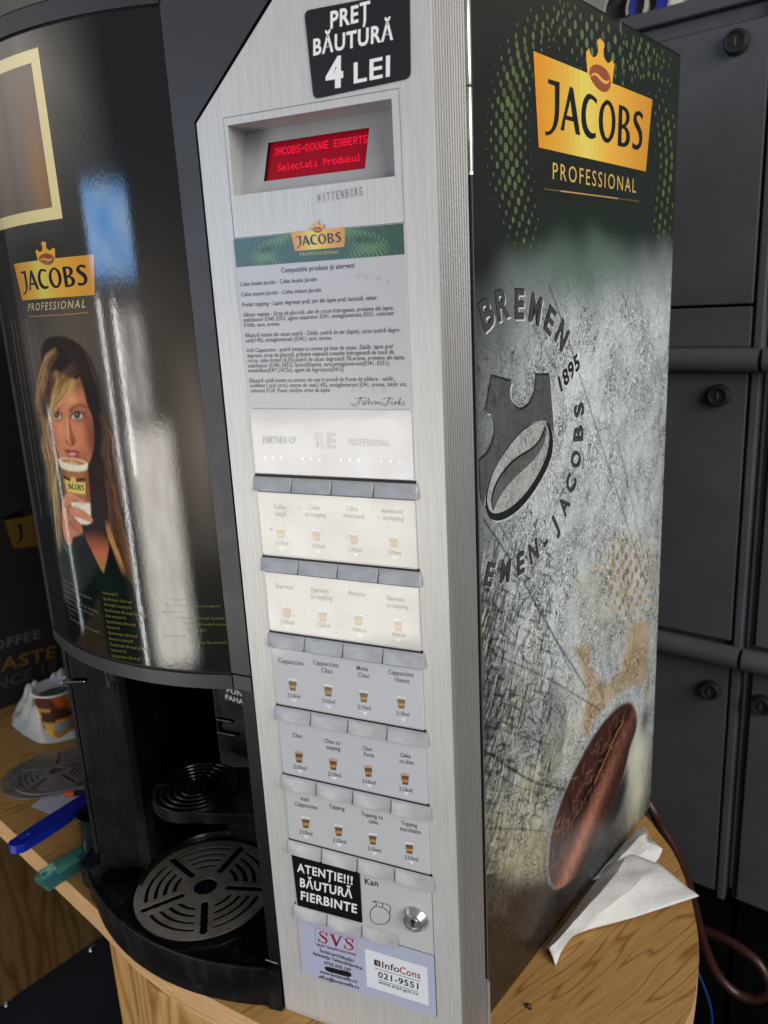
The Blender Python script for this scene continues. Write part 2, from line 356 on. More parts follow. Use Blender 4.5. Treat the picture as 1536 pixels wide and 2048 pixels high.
def glyphs(txt, bold=0.0, track=1.0):
    key = (txt, bold, track)
    if key not in _G:
        cu = bpy.data.curves.new('t', 'FONT'); cu.body = txt; cu.size = 1; cu.offset = bold * .8; cu.space_character = track + bold * 3.2; cu.resolution_u = 3
        ob = bpy.data.objects.new('t', cu); COL.objects.link(ob)
        bpy.context.view_layer.update(); dg = bpy.context.evaluated_depsgraph_get()
        ev = ob.evaluated_get(dg); me = ev.to_mesh()
        V = np.array([(v.co.x, v.co.y) for v in me.vertices]); F = [tuple(p.vertices) for p in me.polygons]
        ev.to_mesh_clear(); bpy.data.objects.remove(ob); bpy.data.curves.remove(cu)
        x0, x1 = V[:, 0].min(), V[:, 0].max(); V[:, 0] -= x0
        _G[key] = (V, F, x1 - x0)
    return _G[key]
def smooth2(P, it=2, closed=True, keep=55):
    """corner-cutting that leaves sharp corners alone"""
    P = [np.array(p, float) for p in P]
    for _ in range(it):
        Q = []; n = len(P)
        for i in range(n):
            a, p, b_ = P[i - 1], P[i], P[(i + 1) % n]
            if not closed and i in (0, n - 1): Q.append(p); continue
            u, v = p - a, b_ - p; ang = abs(math.degrees(math.atan2(u[0] * v[1] - u[1] * v[0], u @ v)))
            if ang > keep: Q.append(p)
            else: Q += [p * .75 + a * .25, p * .75 + b_ * .25]
        P = Q
    return P
def spline(P, n=8):
    P = [np.array(p, float) for p in P]; P = [2 * P[0] - P[1]] + P + [2 * P[-1] - P[-2]]; out = []
    for i in range(1, len(P) - 2):
        for t in np.linspace(0, 1, n, endpoint=False):
            a, b_, c, d = P[i - 1], P[i], P[i + 1], P[i + 2]
            out.append(.5 * (2 * b_ + (c - a) * t + (2 * a - 5 * b_ + 4 * c - d) * t * t + (3 * b_ - a - 3 * c + d) * t ** 3))
    out.append(P[-2]); return out
def ellipse(c, rx, ry, rot=0, n=32):
    return [(c[0] + rx * math.cos(q) * math.cos(rot) - ry * math.sin(q) * math.sin(rot), c[1] + rx * math.cos(q) * math.sin(rot) + ry * math.sin(q) * math.cos(rot)) for q in [2 * math.pi * i / n for i in range(n)]]
def empty(name, loc, label=None, cat=None, group=None):
    o = bpy.data.objects.new(name, None); COL.objects.link(o); o.location = loc
    if label: tag(o, label, cat, group)
    return o
def tag(o, label, cat, group=None):
    o['label'] = label; o['category'] = cat
    if group: o['group'] = group
    return o
def struct(o): o['kind'] = 'structure'; return o
PRINTW = 8      # prints sit this many hundredths of a millimetre above one another
lay = lambda k: .00008 * k + .0001

# ------------------------------------------------------------------ painter for photographic prints (works in surface coordinates)
class Canvas:
    def __init__(s, u0, v0, u1, v1, step):
        s.u = np.linspace(u0, u1, int((u1 - u0) / step) + 1); s.v = np.linspace(v0, v1, int((v1 - v0) / step) + 1)
        s.U, s.V = np.meshgrid(s.u, s.v); s.img = np.zeros(s.U.shape + (3,)); s.grit = np.zeros(s.U.shape); s.h = step
    def win(s, P, pad):
        P = np.array(P); i0, i1 = np.searchsorted(s.u, [P[:, 0].min() - pad, P[:, 0].max() + pad]); j0, j1 = np.searchsorted(s.v, [P[:, 1].min() - pad, P[:, 1].max() + pad])
        return slice(max(j0 - 1, 0), j1 + 1), slice(max(i0 - 1, 0), i1 + 1)
    def mask(s, P, f):
        P = np.array(P, float); sl = s.win(P, 2.5 * f + 2 * s.h); U, V = s.U[sl], s.V[sl]
        ins = np.zeros(U.shape, bool); dist = np.full(U.shape, 9.0)
        for a, b_ in zip(P, np.roll(P, -1, 0)):
            e = b_ - a
            c = ((a[1] > V) != (b_[1] > V)) & (U < e[0] * (V - a[1]) / (e[1] if abs(e[1]) > 1e-12 else 1e-12) + a[0]); ins ^= c
            t = np.clip(((U - a[0]) * e[0] + (V - a[1]) * e[1]) / (e @ e + 1e-15), 0, 1)
            dist = np.minimum(dist, np.hypot(U - a[0] - t * e[0], V - a[1] - t * e[1]))
        sd = np.where(ins, dist, -dist); x = np.clip(sd / (2 * f) + .5, 0, 1)
        return sl, x * x * (3 - 2 * x)
    def put(s, sl, mk, col, grit=None):
        c = col if isinstance(col, np.ndarray) and col.ndim == 3 else lin(col)
        s.img[sl] = s.img[sl] * (1 - mk[..., None]) + c * mk[..., None]
        if grit is not None: s.grit[sl] = s.grit[sl] * (1 - mk) + grit * mk
    def fill(s, P, col, f=None, a=1, grit=None):
        sl, mk = s.mask(P, f or s.h * .8); s.put(sl, mk * a, col, grit)
    def line(s, P, wd, col, a=1, f=None, grit=None):
        P = np.array(P, float); f = f or s.h * .7; ww = np.array(wd, float) if np.ndim(wd) else np.full(len(P), wd)
        sl = s.win(P, ww.max() + 2 * f + s.h); U, V = s.U[sl], s.V[sl]; mk = np.zeros(U.shape)
        for i in range(len(P) - 1):
            e = P[i + 1] - P[i]; t = np.clip(((U - P[i][0]) * e[0] + (V - P[i][1]) * e[1]) / (e @ e + 1e-15), 0, 1)
            d_ = np.hypot(U - P[i][0] - t * e[0], V - P[i][1] - t * e[1]); r = (ww[i] * (1 - t) + ww[i + 1] * t) / 2
            mk = np.maximum(mk, np.clip((r - d_) / (2 * f) + .5, 0, 1) * np.clip(r / (f * .6), 0, 1))
        s.put(sl, mk * a, col, grit)
    def blob(s, c, ru, rv, col, a=1, rot=0, grit=None):
        sl = s.win([c], 2.6 * max(ru, rv)); U, V = s.U[sl] - c[0], s.V[sl] - c[1]; x = U * math.cos(rot) + V * math.sin(rot); y = -U * math.sin(rot) + V * math.cos(rot)
        s.put(sl, a * np.exp(-(x / ru) ** 2 - (y / rv) ** 2), col, grit)
    def mesh(s, mb, surf, mat):
        vs = [surf(a, b_) for a, b_ in zip(s.U.ravel(), s.V.ravel())]; n = len(s.u); m_ = len(s.v)
        i = np.arange(n - 1); F = []
        for j in range(m_ - 1):
            a = j * n + i; F += list(zip(a.tolist(), (a + 1).tolist(), (a + n + 1).tolist(), (a + n).tolist()))
        mb.add(vs, F, mat, [tuple(c) for c in s.img.reshape(-1, 3)])

# ------------------------------------------------------------------ the word mark with crown, traced once from the side wall and reused at every size
def lg(P): return [(1060 + x / 6.144, 80 + y / 6.144) for x, y in P]
_tl, _tr, _br, _bl = fS((1066, 102)), fS((1304, 199)), fS((1291, 343)), fS((1077, 295))
_lo, _lh = _bl, _tl[1] - _bl[1]
def LN(P): return [((q[0] - _lo[0]) / _lh, (q[1] - _lo[1]) / _lh) for q in map(fS, lg(P))]
LOGO = dict(
 J=[smooth2(LN([(215, 480), (358, 520), (357, 700), (355, 860), (345, 980), (325, 1060), (290, 1125), (240, 1168), (187, 1174), (180, 1122), (222, 1128), (258, 1095), (284, 1030), (298, 920), (301, 800), (300, 566), (218, 532)]))],
 A=[LN([(485, 572), (525, 594), (612, 1172), (556, 1157), (530, 1005), (430, 978), (412, 1117), (369, 1105)]), LN([(490, 740), (446, 928), (517, 948)])],
 C=[smooth2(LN([(820, 735), (780, 690), (725, 655), (685, 672), (648, 745), (628, 850), (624, 960), (634, 1060), (665, 1150), (710, 1205), (755, 1222), (803, 1200), (805, 1142), (765, 1152), (728, 1125), (695, 1060), (680, 960), (682, 860), (700, 775), (732, 722), (772, 738), (812, 788)]))],
 O=[smooth2(LN([(930, 728), (985, 755), (1025, 835), (1046, 950), (1045, 1090), (1018, 1200), (962, 1272), (910, 1258), (866, 1185), (840, 1060), (840, 925), (868, 805)]), 2, True, 80), smooth2(LN([(938, 785), (975, 812), (997, 900), (1003, 1000), (995, 1110), (970, 1192), (945, 1214), (918, 1182), (896, 1090), (888, 960), (902, 850)]), 2, True, 80)],
 B=[smooth2(LN([(1088, 795), (1150, 813), (1195, 850), (1220, 915), (1220, 985), (1200, 1038), (1172, 1062), (1210, 1110), (1226, 1190), (1214, 1270), (1180, 1312), (1132, 1318), (1072, 1298)])), smooth2(LN([(1130, 858), (1155, 866), (1176, 910), (1178, 970), (1162, 1018), (1145, 1038), (1126, 1034)])), smooth2(LN([(1124, 1092), (1150, 1088), (1174, 1130), (1180, 1200), (1166, 1253), (1140, 1268), (1118, 1256)]))],
 S=[smooth2(LN([(1385, 925), (1355, 878), (1318, 870), (1285, 892), (1265, 945), (1266, 1003), (1285, 1060), (1320, 1125), (1338, 1190), (1336, 1255), (1315, 1293), (1285, 1290), (1255, 1255), (1250, 1322), (1290, 1352), (1330, 1348), (1364, 1300), (1378, 1220), (1371, 1130), (1345, 1058), (1314, 1000), (1303, 955), (1316, 925), (1347, 932), (1378, 985)]))],
 box=[[((q[0] - _lo[0]) / _lh, (q[1] - _lo[1]) / _lh) for q in (_bl, _br, _tr, _tl)]],
 crown=[LN([(700, 402), (683, 150), (722, 100), (728, 140), (745, 185), (770, 212), (795, 212), (822, 180), (833, 120), (830, 70), (818, 25), (852, -24), (905, 35), (910, 75), (897, 130), (900, 190), (922, 255), (950, 285), (975, 280), (992, 255), (990, 232), (1032, 300), (1008, 525), (850, 560)])],
 bean=[smooth2(LN([(815, 295), (900, 330), (960, 400), (990, 490), (985, 580), (950, 635), (900, 645), (840, 612), (775, 540), (730, 450), (722, 370), (755, 312)]), 2, True, 90)],
 swirl=[smooth2(LN([(738, 458), (752, 415), (785, 400), (828, 415), (870, 465), (910, 500), (945, 505), (972, 488), (965, 525), (930, 545), (890, 530), (848, 488), (808, 440), (775, 430)]), 2, True, 70)])
_bx = np.array(LOGO['box'][0])
def logo(mb, quad, surf, mat, k=1, pro=None, ink=(20, 22, 24), dim=1.0, crown=True, letters='JACOBS', plain=None):
    """quad: surface coordinates of the box corners bl, br, tr, tl"""
    A = np.c_[_bx, np.ones(4), _bx[:, 0] * _bx[:, 1]]; T = np.linalg.lstsq(A, np.array(quad), rcond=None)[0]
    cv = lambda p: np.array([p[0], p[1], 1, p[0] * p[1]]) @ T
    n = 24; x0, x1 = 0, 1
    stops = [(0, (214, 138, 36)), (.22, (216, 170, 66)), (.38, (221, 204, 98)), (.6, (226, 172, 66)), (1, (205, 140, 46))]
    for i in range(n):
        a, b_ = i / n, (i + 1) / n; bl, br, tr, tl = _bx; L_ = lambda p, q, t: p + (q - p) * t; t = (a + b_) / 2
        for q in range(len(stops) - 1):
            if stops[q][0] <= t <= stops[q + 1][0]:
                f = (t - stops[q][0]) / (stops[q + 1][0] - stops[q][0]); c = np.array(stops[q][1]) * (1 - f) + np.array(stops[q + 1][1]) * f
        if plain: c = np.array(plain)
        mb.poly([L_(bl, br, a), L_(bl, br, b_), L_(tl, tr, b_), L_(tl, tr, a)], surf(lay(k)), mat, tuple(c * dim), cv)
    if crown:
        mb.poly(LOGO['crown'], surf(lay(k + 1)), mat, tuple(np.array((226, 168, 62)) * dim), cv)
        mb.poly(LOGO['bean'], surf(lay(k + 2)), mat, tuple(np.array((146, 78, 52)) * dim), cv)
        mb.poly(LOGO['swirl'], surf(lay(k + 3)), mat, tuple(np.array((228, 165, 80)) * dim), cv)
    for ch in letters: mb.poly(LOGO[ch], surf(lay(k + 2)), mat, ink, cv)
    return cv

#=========================================================== SETTING
def plane_box(name, q, ex, ey, lo, hi, mat): mb = MB(); mb.box(lo, hi, mat, (q, ex, ey)); return mb.build(name)
BK = np.array([SN[0], SN[1], 0])                      # direction across the machine's body
mb = MB(); mb.quad((-4, -4, -.85), (4, -4, -.85), (4, 5, -.85), (-4, 5, -.85), 'floor_dark'); struct(mb.build('floor'))
mb = MB(); o = np.array([.0, 1.25, 0]); mb.box((-3, 0, -.85), (2.5, .05, 2.6), 'wall_paint', (o, SN, SD)); struct(mb.build('wall'))

# counter
cnt = empty('counter', (-.3, .3, 0), 'oak laminate counter with a rounded end carrying the coffee machine', 'counter')
front = [(-1.6, .425), (-.9, .198), (-.635, .111), (-.506, .069), (-.406, .036), (-.33, .008), (-.253, -.011), (-.208, -.016), (-.16, -.021)]
end = spline([(-.16, -.021), (-.06, -.022), (.04, -.006), (.12, .036), (.168, .085), (.186, .125), (.190, .171), (.189, .208), (.183, .247), (.173, .289), (.157, .334), (.137, .368), (.112, .402), (.05, .46), (-.06, .53)], 8)
out = front + [tuple(p) for p in end[1:]] + [(-.3, .66), (-1.2, .93), (-1.6, .98)]
mb = MB(); t = geometry.tessellate_polygon([[Vector((*p, 0)) for p in out]]); mb.add([(*p, 0) for p in out], t, 'oak_top')
mb.add([(*p, -.03) for p in out], t, 'oak_edge'); mb.build('counter_top', cnt)
mb = MB(); n = len(out); e = .0006
cen = np.mean(out, 0)
mb.sheet([[(p[0], p[1], z) for p in out] for z in (-.0002, -.03)], 'oak_edge'); mb.build('edge_band', cnt, 30)
fd = nz([.964, -.30, 0]); fdn = np.array([-fd[1], fd[0], 0])
mb = MB(); a = fH((212, 1846), -.03); a2 = a + np.array([.0, .0])
pp = [(a[0], a[1]), (a[0] + .030, a[1] - .011), (-.30, -.004), (-.2, -.013), (-.1, -.017), (.02, -.0), (.1, .04), (.1, .07), (.0, .03), (-.2, .02), (a[0] + .01, a[1] + .03)]
mb.prism(pp, -.85, -.0305, 'oak_upright'); mb.build('front_panel', cnt, None, .0008)
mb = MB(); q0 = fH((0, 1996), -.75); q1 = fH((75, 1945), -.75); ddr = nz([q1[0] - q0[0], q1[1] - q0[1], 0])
mb.box((-1, -.02, -.75), (.9, 0, -.031), 'dark_shaded_board', (np.array([q0[0], q0[1], 0]), ddr, np.array([-ddr[1], ddr[0], 0]) * 1.0)); mb.build('end_panel', cnt)
for p in [(18, 2010), (186, 1900)]:
    c = onp(p, (q0[0], q0[1], 0), (ddr[1], -ddr[0], 0)); nn = nz([ddr[1], -ddr[0], 0]); mb = MB()
    mb.lathe([(.0001, .004), (.009, .004), (.011, .001), (.011, -.001)], c, 'chrome', 20, (ddr, (0, 0, 1), nn)); mb.build('screw_cap', cnt, 40)

#=========================================================== COFFEE MACHINE
MC = empty('coffee_machine', (-.19, .2, 0), 'tall table-top coffee vending machine with silver selection panel and dark printed sides', 'coffee machine')
def part(mb, name, parent=MC, **k): return mb.build(name, parent, **k)
TOP = .8257
sp = lambda s, o=0: np.array([X0 + s * SD[0] + o * SN[0], s * SD[1] + o * SN[1]])
BL = np.array([-.418, .062])                               # front left corner of the body
# body shell
mb = MB()
rear_r = sp(.4292, -.0006); rear_l = BL + SD[:2] * .36
mb.prism([sp(.050, -.0006), rear_r, rear_l, rear_l - SD[:2] * .12, (-.10, .22), (-.10, .05), (-.02, .05)], .0008, TOP, 'black_plastic')       # block behind the panel and alcove
mb.prism([(-.385, .06), (-.36, .035), (-.30, .012), (-.246, .006), (-.19, .012), (-.165, .02), (-.101, .05), (-.101, .219), tuple(rear_l - SD[:2] * .121), tuple(BL)], .334, .8180, 'black_plastic')
part(mb, 'body')
# side wall: printed sheet
def sart():
    cv = Canvas(.0615, .0015, .4292, TOP - .0006, .00105); U, V = cv.U, cv.V
    S = lambda *P: [fS(p) for p in P]
    P6 = lambda P: [fS((1020 + x / 4.655, 1360 + y / 4.655)) for x, y in P]
    rn = lambda sx, sy, o=0: sum(np.sin(U * sx * k + V * sy * (1.3 ** k) + o + k * 1.7) / k for k in (1, 2, 3)) / 2
    # base: dark green black above, concrete below
    conc = lin((208, 214, 215)); dark = lin((24, 27, 24)); green = lin((50, 92, 66))
    edge = .622 + .008 * rn(40, 25) + .05 * np.clip((.17 - U) / .17, 0, 1) * -1
    t = np.clip((V - edge + .045) / .09, 0, 1); t = t * t * (3 - 2 * t)
    g = np.exp(-((V - edge - .005) / .03) ** 2) * np.exp(-((U - .23) / .12) ** 2)
    img = conc * (1 - t[..., None]) + (dark + (lin((30, 38, 32)) - dark) * np.clip((U - .1) / .3, 0, 1)[..., None]) * t[..., None]
    img = img * (1 - .6 * g[..., None]) + green * .6 * g[..., None]
    # large soft tonal variation of the printed concrete, dark borders of the print
    sh = 1 + .10 * rn(31, 17) + .07 * rn(-55, 60, 2)
    vig = .14 + .86 * np.clip((U - .056) / (.075 + .10 * np.clip((V - .42) / .16, 0, 1)), 0, 1) ** .75
    vig *= .82 + .18 * np.clip((.4292 - U) / .05, 0, 1)
    vt = np.clip((V - .60) / .05, 0, 1); vig = vig * (1 - vt) + vt
    img *= (sh * vig)[..., None]
    # brown earth at the foot
    b_ = np.clip((.205 - V - .25 * (U - .06) + .012 * rn(90, 70)) / .11, 0, 1)[..., None] ** .8
    img = img * (1 - b_) + lin((52, 44, 38)) * b_
    b2 = np.clip((.15 - V) / .1, 0, 1) * np.clip((U - .2) / .1, 0, 1); b2 = b2[..., None]; img = img * (1 - .6 * b2) + lin((96, 98, 98)) * .6 * b2
    cv.img = img; cv.grit = np.clip(1 - 1.2 * t, 0, 1)
    # yellow washes
    for P, c, a in [(S((1130, 1180), (1240, 1060), (1320, 1060), (1320, 1330), (1270, 1360), (1200, 1320), (1160, 1270)), (205, 190, 150), .25),
                    (S((960, 1650), (1080, 1500), (1140, 1450), (1100, 1600), (1085, 1760), (1000, 1750)), (212, 204, 158), .5),
                    (S((1050, 1250), (1100, 1230), (1060, 1500), (980, 1650), (970, 1560)), (208, 204, 170), .22),
                    (S((1130, 1330), (1200, 1400), (1150, 1560), (1080, 1560), (1110, 1400)), (208, 202, 174), .35)]:
        cv.fill(P, c, .012, a)
    # tan crown shape
    cv.fill(S((1143, 1293), (1184, 1288), (1180, 1325), (1195, 1358), (1215, 1366), (1240, 1345), (1256, 1290), (1258, 1250), (1288, 1238), (1290, 1330), (1286, 1372), (1262, 1372), (1225, 1396), (1190, 1440), (1170, 1475), (1162, 1450), (1176, 1390), (1160, 1330)), (198, 164, 112), .006, .72)
    cv.fill(S((1286, 1245), (1300, 1240), (1298, 1400), (1288, 1390)), (190, 160, 110), .004, .5)
    # grey stone oval
    cv.fill(S((1110, 1345), (1130, 1400), (1134, 1460), (1120, 1530), (1090, 1585), (1066, 1602), (1080, 1540), (1075, 1450), (1090, 1380)), (120, 122, 120), .006, .55)
    cv.fill(S((970, 1360), (1070, 1330), (1090, 1450), (1060, 1590), (975, 1640)), (120, 122, 112), .02, .35)
    # pale and dark blotches right of the bean
    cv.blob(fS((1275, 1510)), .030, .04, (226, 222, 200), .95, 0, .15); cv.blob(fS((1276, 1575)), .028, .045, (216, 212, 188), .95, 0, .15)
    cv.blob(fS((1290, 1440)), .012, .018, (70, 70, 68), .8)
    cv.fill(P6([(1090, 830), (1010, 960), (960, 1100), (890, 1240), (830, 1400), (760, 1460), (880, 1440), (980, 1330), (1040, 1180), (1090, 1000)]), (18, 20, 22), .010, .9, .1)
    cv.fill(P6([(760, 1500), (860, 1440), (900, 1500), (820, 1640), (700, 1740), (560, 1860), (640, 1700)]), (66, 66, 66), .008, .8, .2)
    # coffee bean
    bean = smooth2(P6([(1085, 200), (1140, 215), (1175, 280), (1187, 400), (1165, 500), (1120, 620), (1095, 740), (1065, 860), (1015, 1000), (960, 1160), (895, 1300), (840, 1420), (790, 1520), (735, 1640), (660, 1770), (565, 1870), (470, 1940), (410, 1940), (370, 1880), (352, 1780), (360, 1600), (385, 1420), (430, 1260), (500, 1060), (590, 860), (700, 650), (800, 480), (900, 350), (1000, 250)]), 2, True, 80)
    cv.fill([(p[0] - .003, p[1] + .002) for p in bean], (196, 200, 196), .003, .8)
    sl, mk = cv.mask(bean, .0032); Ub, Vb = cv.U[sl], cv.V[sl]
    tex = 1 + .34 * np.sin(Ub * 900 + 3 * np.sin(Vb * 260)) * np.sin(Vb * 420 + 2 * np.sin(Ub * 500)) + .5 * (RNG.random(Ub.shape) - .5)
    ax_ = P6([(1120, 240), (430, 1900)]); dv = ax_[1] - ax_[0]; nn = np.array([dv[1], -dv[0]]) / np.linalg.norm(dv)
    dd = ((Ub - ax_[0][0]) * nn[0] + (Vb - ax_[0][1]) * nn[1]) / .03; tt = ((Ub - ax_[0][0]) * dv[0] + (Vb - ax_[0][1]) * dv[1]) / (dv @ dv)
    base = lin((66, 36, 29)) * np.ones(Ub.shape + (1,)); hi = np.exp(-((dd - .55 * np.sign(fS((1250, 1600)) @ nn - ax_[0] @ nn)) / .5) ** 2) * np.clip(tt * 1.3, .25, 1)
    base = base * tex[..., None] + lin((162, 106, 84)) * (hi * 1.15 * tex)[..., None]
    cv.put(sl, mk, np.clip(base, 0, 1), 0.12)
    cre = P6([(1110, 300), (1010, 420), (930, 600), (850, 780), (780, 950), (690, 1130), (600, 1280), (520, 1420), (440, 1560), (400, 1640)])
    cv.line(cre, [.009, .015, .019, .021, .021, .021, .020, .018, .014, .007], (13, 9, 9), .97, .006)
    for _ in range(260):
        t0 = RNG.random(); p = cre[0] + (cre[-1] - cre[0]) * t0 + nn * RNG.normal(0, .022); an = math.atan2(dv[1], dv[0]) + RNG.choice([-1, 1]) * RNG.uniform(.3, 1.0); l_ = RNG.uniform(.004, .012)
        q_ = [p, p + l_ * np.array([math.cos(an), math.sin(an)])]
        if mk[np.clip(np.searchsorted(cv.V[sl][:, 0], p[1]), 0, mk.shape[0] - 1), np.clip(np.searchsorted(cv.U[sl][0], p[0]), 0, mk.shape[1] - 1)] > .9: cv.line(q_, .0013, [(44, 20, 16), (190, 126, 100), (140, 82, 62)][RNG.integers(3)], RNG.uniform(.25, .6))
    cr2 = P6([(1060, 380), (1000, 480), (930, 640), (850, 820), (790, 960)]); cv.line(cr2, .0022, (190, 120, 64), .9)
    cv.line(P6([(700, 1100), (640, 1230), (520, 1400), (470, 1500)]), .001, (170, 100, 60), .7); cv.line(P6([(690, 960), (640, 1060), (590, 1150)]), .0012, (180, 110, 80), .6)
    cv.line(P6([(545, 1075), (560, 1180), (575, 1250)]), .0024, (24, 14, 14), .9)
    cv.fill(P6([(420, 1470), (600, 1420), (760, 1480), (700, 1640), (560, 1860), (430, 1900), (365, 1800)]), (140, 112, 104), .012, .16)
    cv.fill(P6([(430, 1450), (520, 1420), (500, 1490), (440, 1700), (410, 1680)]), (46, 36, 36), .004, .7)
    # stains: long scratches
    for P, wd in [(S((1098, 570), (1140, 690), (1200, 880), (1290, 1160)), .0009), (S((968, 1040), (1040, 1150), (1100, 1260), (1172, 1375)), .0011), (S((968, 1300), (1100, 1360), (1200, 1420)), .0008),
                  (S((972, 1450), (1100, 1490)), .0008), (S((968, 1500), (1060, 1560), (1130, 1580)), .0012), (S((970, 1530), (1040, 1575), (1110, 1590)), .0008), (S((972, 1655), (1090, 1662)), .0007), (S((1040, 1660), (1130, 1560)), .0006),
                  (S((985, 1020), (1050, 1150), (1140, 1340)), .0006), (S((1235, 880), (1290, 1120)), .0006), (S((1020, 560), (1130, 780)), .0005)]:
        cv.line(spline(P, 8), wd * 1.5, (26, 28, 29), .85)
    for _ in range(330):                                # random short scratches
        u, v = RNG.uniform(.064, .42), RNG.uniform(.05, .58); an = RNG.uniform(-2.2, -.6) if RNG.random() < .6 else RNG.uniform(-.5, .5); l_ = RNG.uniform(.008, .05)
        cv.line([(u, v), (u + l_ * math.cos(an) * .6, v + l_ * math.sin(an))], .0013, (40, 42, 43), RNG.uniform(.25, .75) * (1 if u < .2 else .6))
    for _ in range(900):                                # scuffed weave in the lower left corner
        u, v = .062 + .11 * RNG.random() ** 1.6, RNG.uniform(.08, .42); an = RNG.choice([-.55, .95, 1.2]) + RNG.normal(0, .15); l_ = RNG.uniform(.006, .02)
        cv.line([(u, v), (u + l_ * math.cos(an), v + l_ * math.sin(an))], .0017, (22, 24, 24) if RNG.random() < .86 else (206, 206, 180), RNG.uniform(.35, .85) * min(1, max(.1, (v - .10) / .08)))
    return cv
mb = MB(); SART = sart(); SART.mesh(mb, sS(0), 'print_side'); ng = len(mb.v)
# halftone dots
def dotband(line_px, width_px, rows, cols, r_px, col, seed, fade=.0):
    P = spline([np.array(p, float) for p in line_px], 20); P = np.array(P); L_ = np.r_[0, np.cumsum(np.linalg.norm(np.diff(P, axis=0), axis=1))]
    for i in range(rows):
        d_ = (i + .5) / rows * L_[-1]; k = min(np.searchsorted(L_, d_), len(P) - 1); c = P[k]; t_ = P[min(k + 1, len(P) - 1)] - P[max(k - 1, 0)]; t_ = t_ / np.linalg.norm(t_); nn = np.array([-t_[1], t_[0]])
        for j in range(cols):
            x = (j + (.5 if i % 2 else 0)) / (cols - .5) - .5; q = c + nn * x * width_px
            s_ = r_px * (math.cos(x * 2.6) ** 1.2 if abs(x) < .55 else .1) * (.45 + .55 * math.sin(math.pi * (i + .5) / rows))
            if s_ < 1.2 or any(False for _ in ()): continue
            if 1066 < q[0] < 1300 and 102 + (q[0] - 1066) * .405 - 3 < q[1] < 295 + (q[0] - 1077) * .224 + 3: continue
            if seed < 7 and q[0] > 1085 and q[1] > 300 and q[0] < 1290: continue
            u = fS(q); ru = np.linalg.norm(fS(q + [s_ * .5, 0]) - u); rv = np.linalg.norm(fS(q + [0, s_ * .5]) - u)
            if u[0] > .425 or u[1] > TOP - .004 or u[0] < .066: continue
            f = .75 + .25 * RNG.random(); mb.poly(ellipse(u, min(ru, rv * .85), rv, 0, 12), sS(lay(0)), 'print_side' if seed == 7 else 'print_satin', tuple(np.array(col) * f))
dotband([(1150, 20), (1085, 45), (1045, 100), (1024, 180), (1016, 260), (1020, 340), (1036, 420), (1058, 500)], 88, 35, 5, 23, (90, 103, 62), 1)
dotband([(1105, 25), (1150, 55), (1205, 90), (1245, 130), (1262, 170)], 125, 11, 7, 23, (98, 110, 76), 2)
dotband([(1240, 80), (1295, 95), (1330, 110)], 44, 6, 4, 17, (98, 112, 58), 3)
dotband([(1235, 140), (1300, 122), (1345, 130)], 34, 8, 3, 17, (94, 108, 56), 4)
dotband([(1262, 150), (1310, 152), (1345, 170)], 16, 9, 2, 16, (92, 104, 54), 5)
dotband([(1312, 175), (1330, 240), (1338, 320), (1330, 400), (1318, 500)], 54, 30, 3, 18, (96, 110, 58), 6)
# tan printed dots above the crown shape
dotband([(1252, 1060), (1248, 1110), (1254, 1170), (1268, 1245)], 130, 13, 8, 17, (204, 164, 110), 7)
cvl = logo(mb, [_bl, _br, _tr, _tl], sS, 'print_satin', 2)
mb.text('PROFESSIONAL', (1105, 358), (1271, 386), 34, fS, sS(lay(2)), 'print_satin', (206, 170, 92))
for p_, q_, c_ in (((1088, 378), (1120, 382), .35), ((1120, 382), (1235, 397), 1), ((1235, 397), (1278, 403), .35)): mb.stroke([p_, q_], .0010, sS(lay(2)), 'print_satin', tuple(np.array((186, 152, 84)) * (.3 + .7 * c_)), fS)
mb.text('ESTD', (1147, 119), (1167, 126), 13, fS, sS(lay(1)), 'print_satin', (52, 58, 52)); mb.text('1895', (1232, 154), (1248, 160), 13, fS, sS(lay(1)), 'print_satin', (52, 60, 52))
# engraved round seal
P3 = lambda P: [(930 + x / 3.2, 560 + y / 3.2) for x, y in P]
crown = P3([(170, 620), (300, 655), (288, 690), (286, 730), (294, 775), (312, 808), (340, 830), (368, 832), (398, 812), (422, 780), (440, 735), (450, 685), (453, 640), (453, 612), (540, 612), (548, 700), (560, 850), (568, 980), (520, 900), (450, 905), (360, 960), (270, 1070), (190, 1200), (140, 1330), (120, 1440), (100, 1420), (92, 1180), (92, 1160), (150, 1110), (186, 1020), (190, 930), (165, 860), (130, 850)])
def rel(P, col, k, du=0, dv=0): mb.poly([[tuple(fS(p) + [du, dv]) for p in P]], sS(lay(k)), 'print_side', col)
crown = smooth2(crown, 2, True, 48)
rel(crown, (206, 208, 204), 0, .0022, -.0014); rel(crown, (48, 49, 50), 1, -.0012, .0022); rel(crown, (88, 89, 89), 2)
beanS = smooth2(P3([(520, 900), (552, 950), (565, 1050), (545, 1160), (480, 1290), (400, 1410), (310, 1500), (220, 1545), (160, 1535), (128, 1460), (130, 1380), (160, 1260), (220, 1140), (310, 1010), (410, 920)]), 2, True, 80)
beanI = smooth2(P3([(510, 905), (535, 960), (540, 1040), (515, 1150), (450, 1280), (370, 1390), (280, 1470), (205, 1500), (160, 1490), (140, 1430), (142, 1370), (172, 1250), (230, 1140), (320, 1015), (415, 930)]), 2, True, 80)
rel(beanS, (206, 208, 204), 3, .0018, -.0016); rel(beanS, (34, 35, 36), 4); rel(beanI, (172, 173, 170), 5, -.0006, .0006)
sw = smooth2(P3([(518, 930), (490, 1010), (440, 1080), (330, 1140), (250, 1220), (190, 1320), (165, 1420), (178, 1480), (200, 1420), (260, 1320), (350, 1230), (430, 1160), (490, 1080), (515, 1000)]), 2, True, 80)
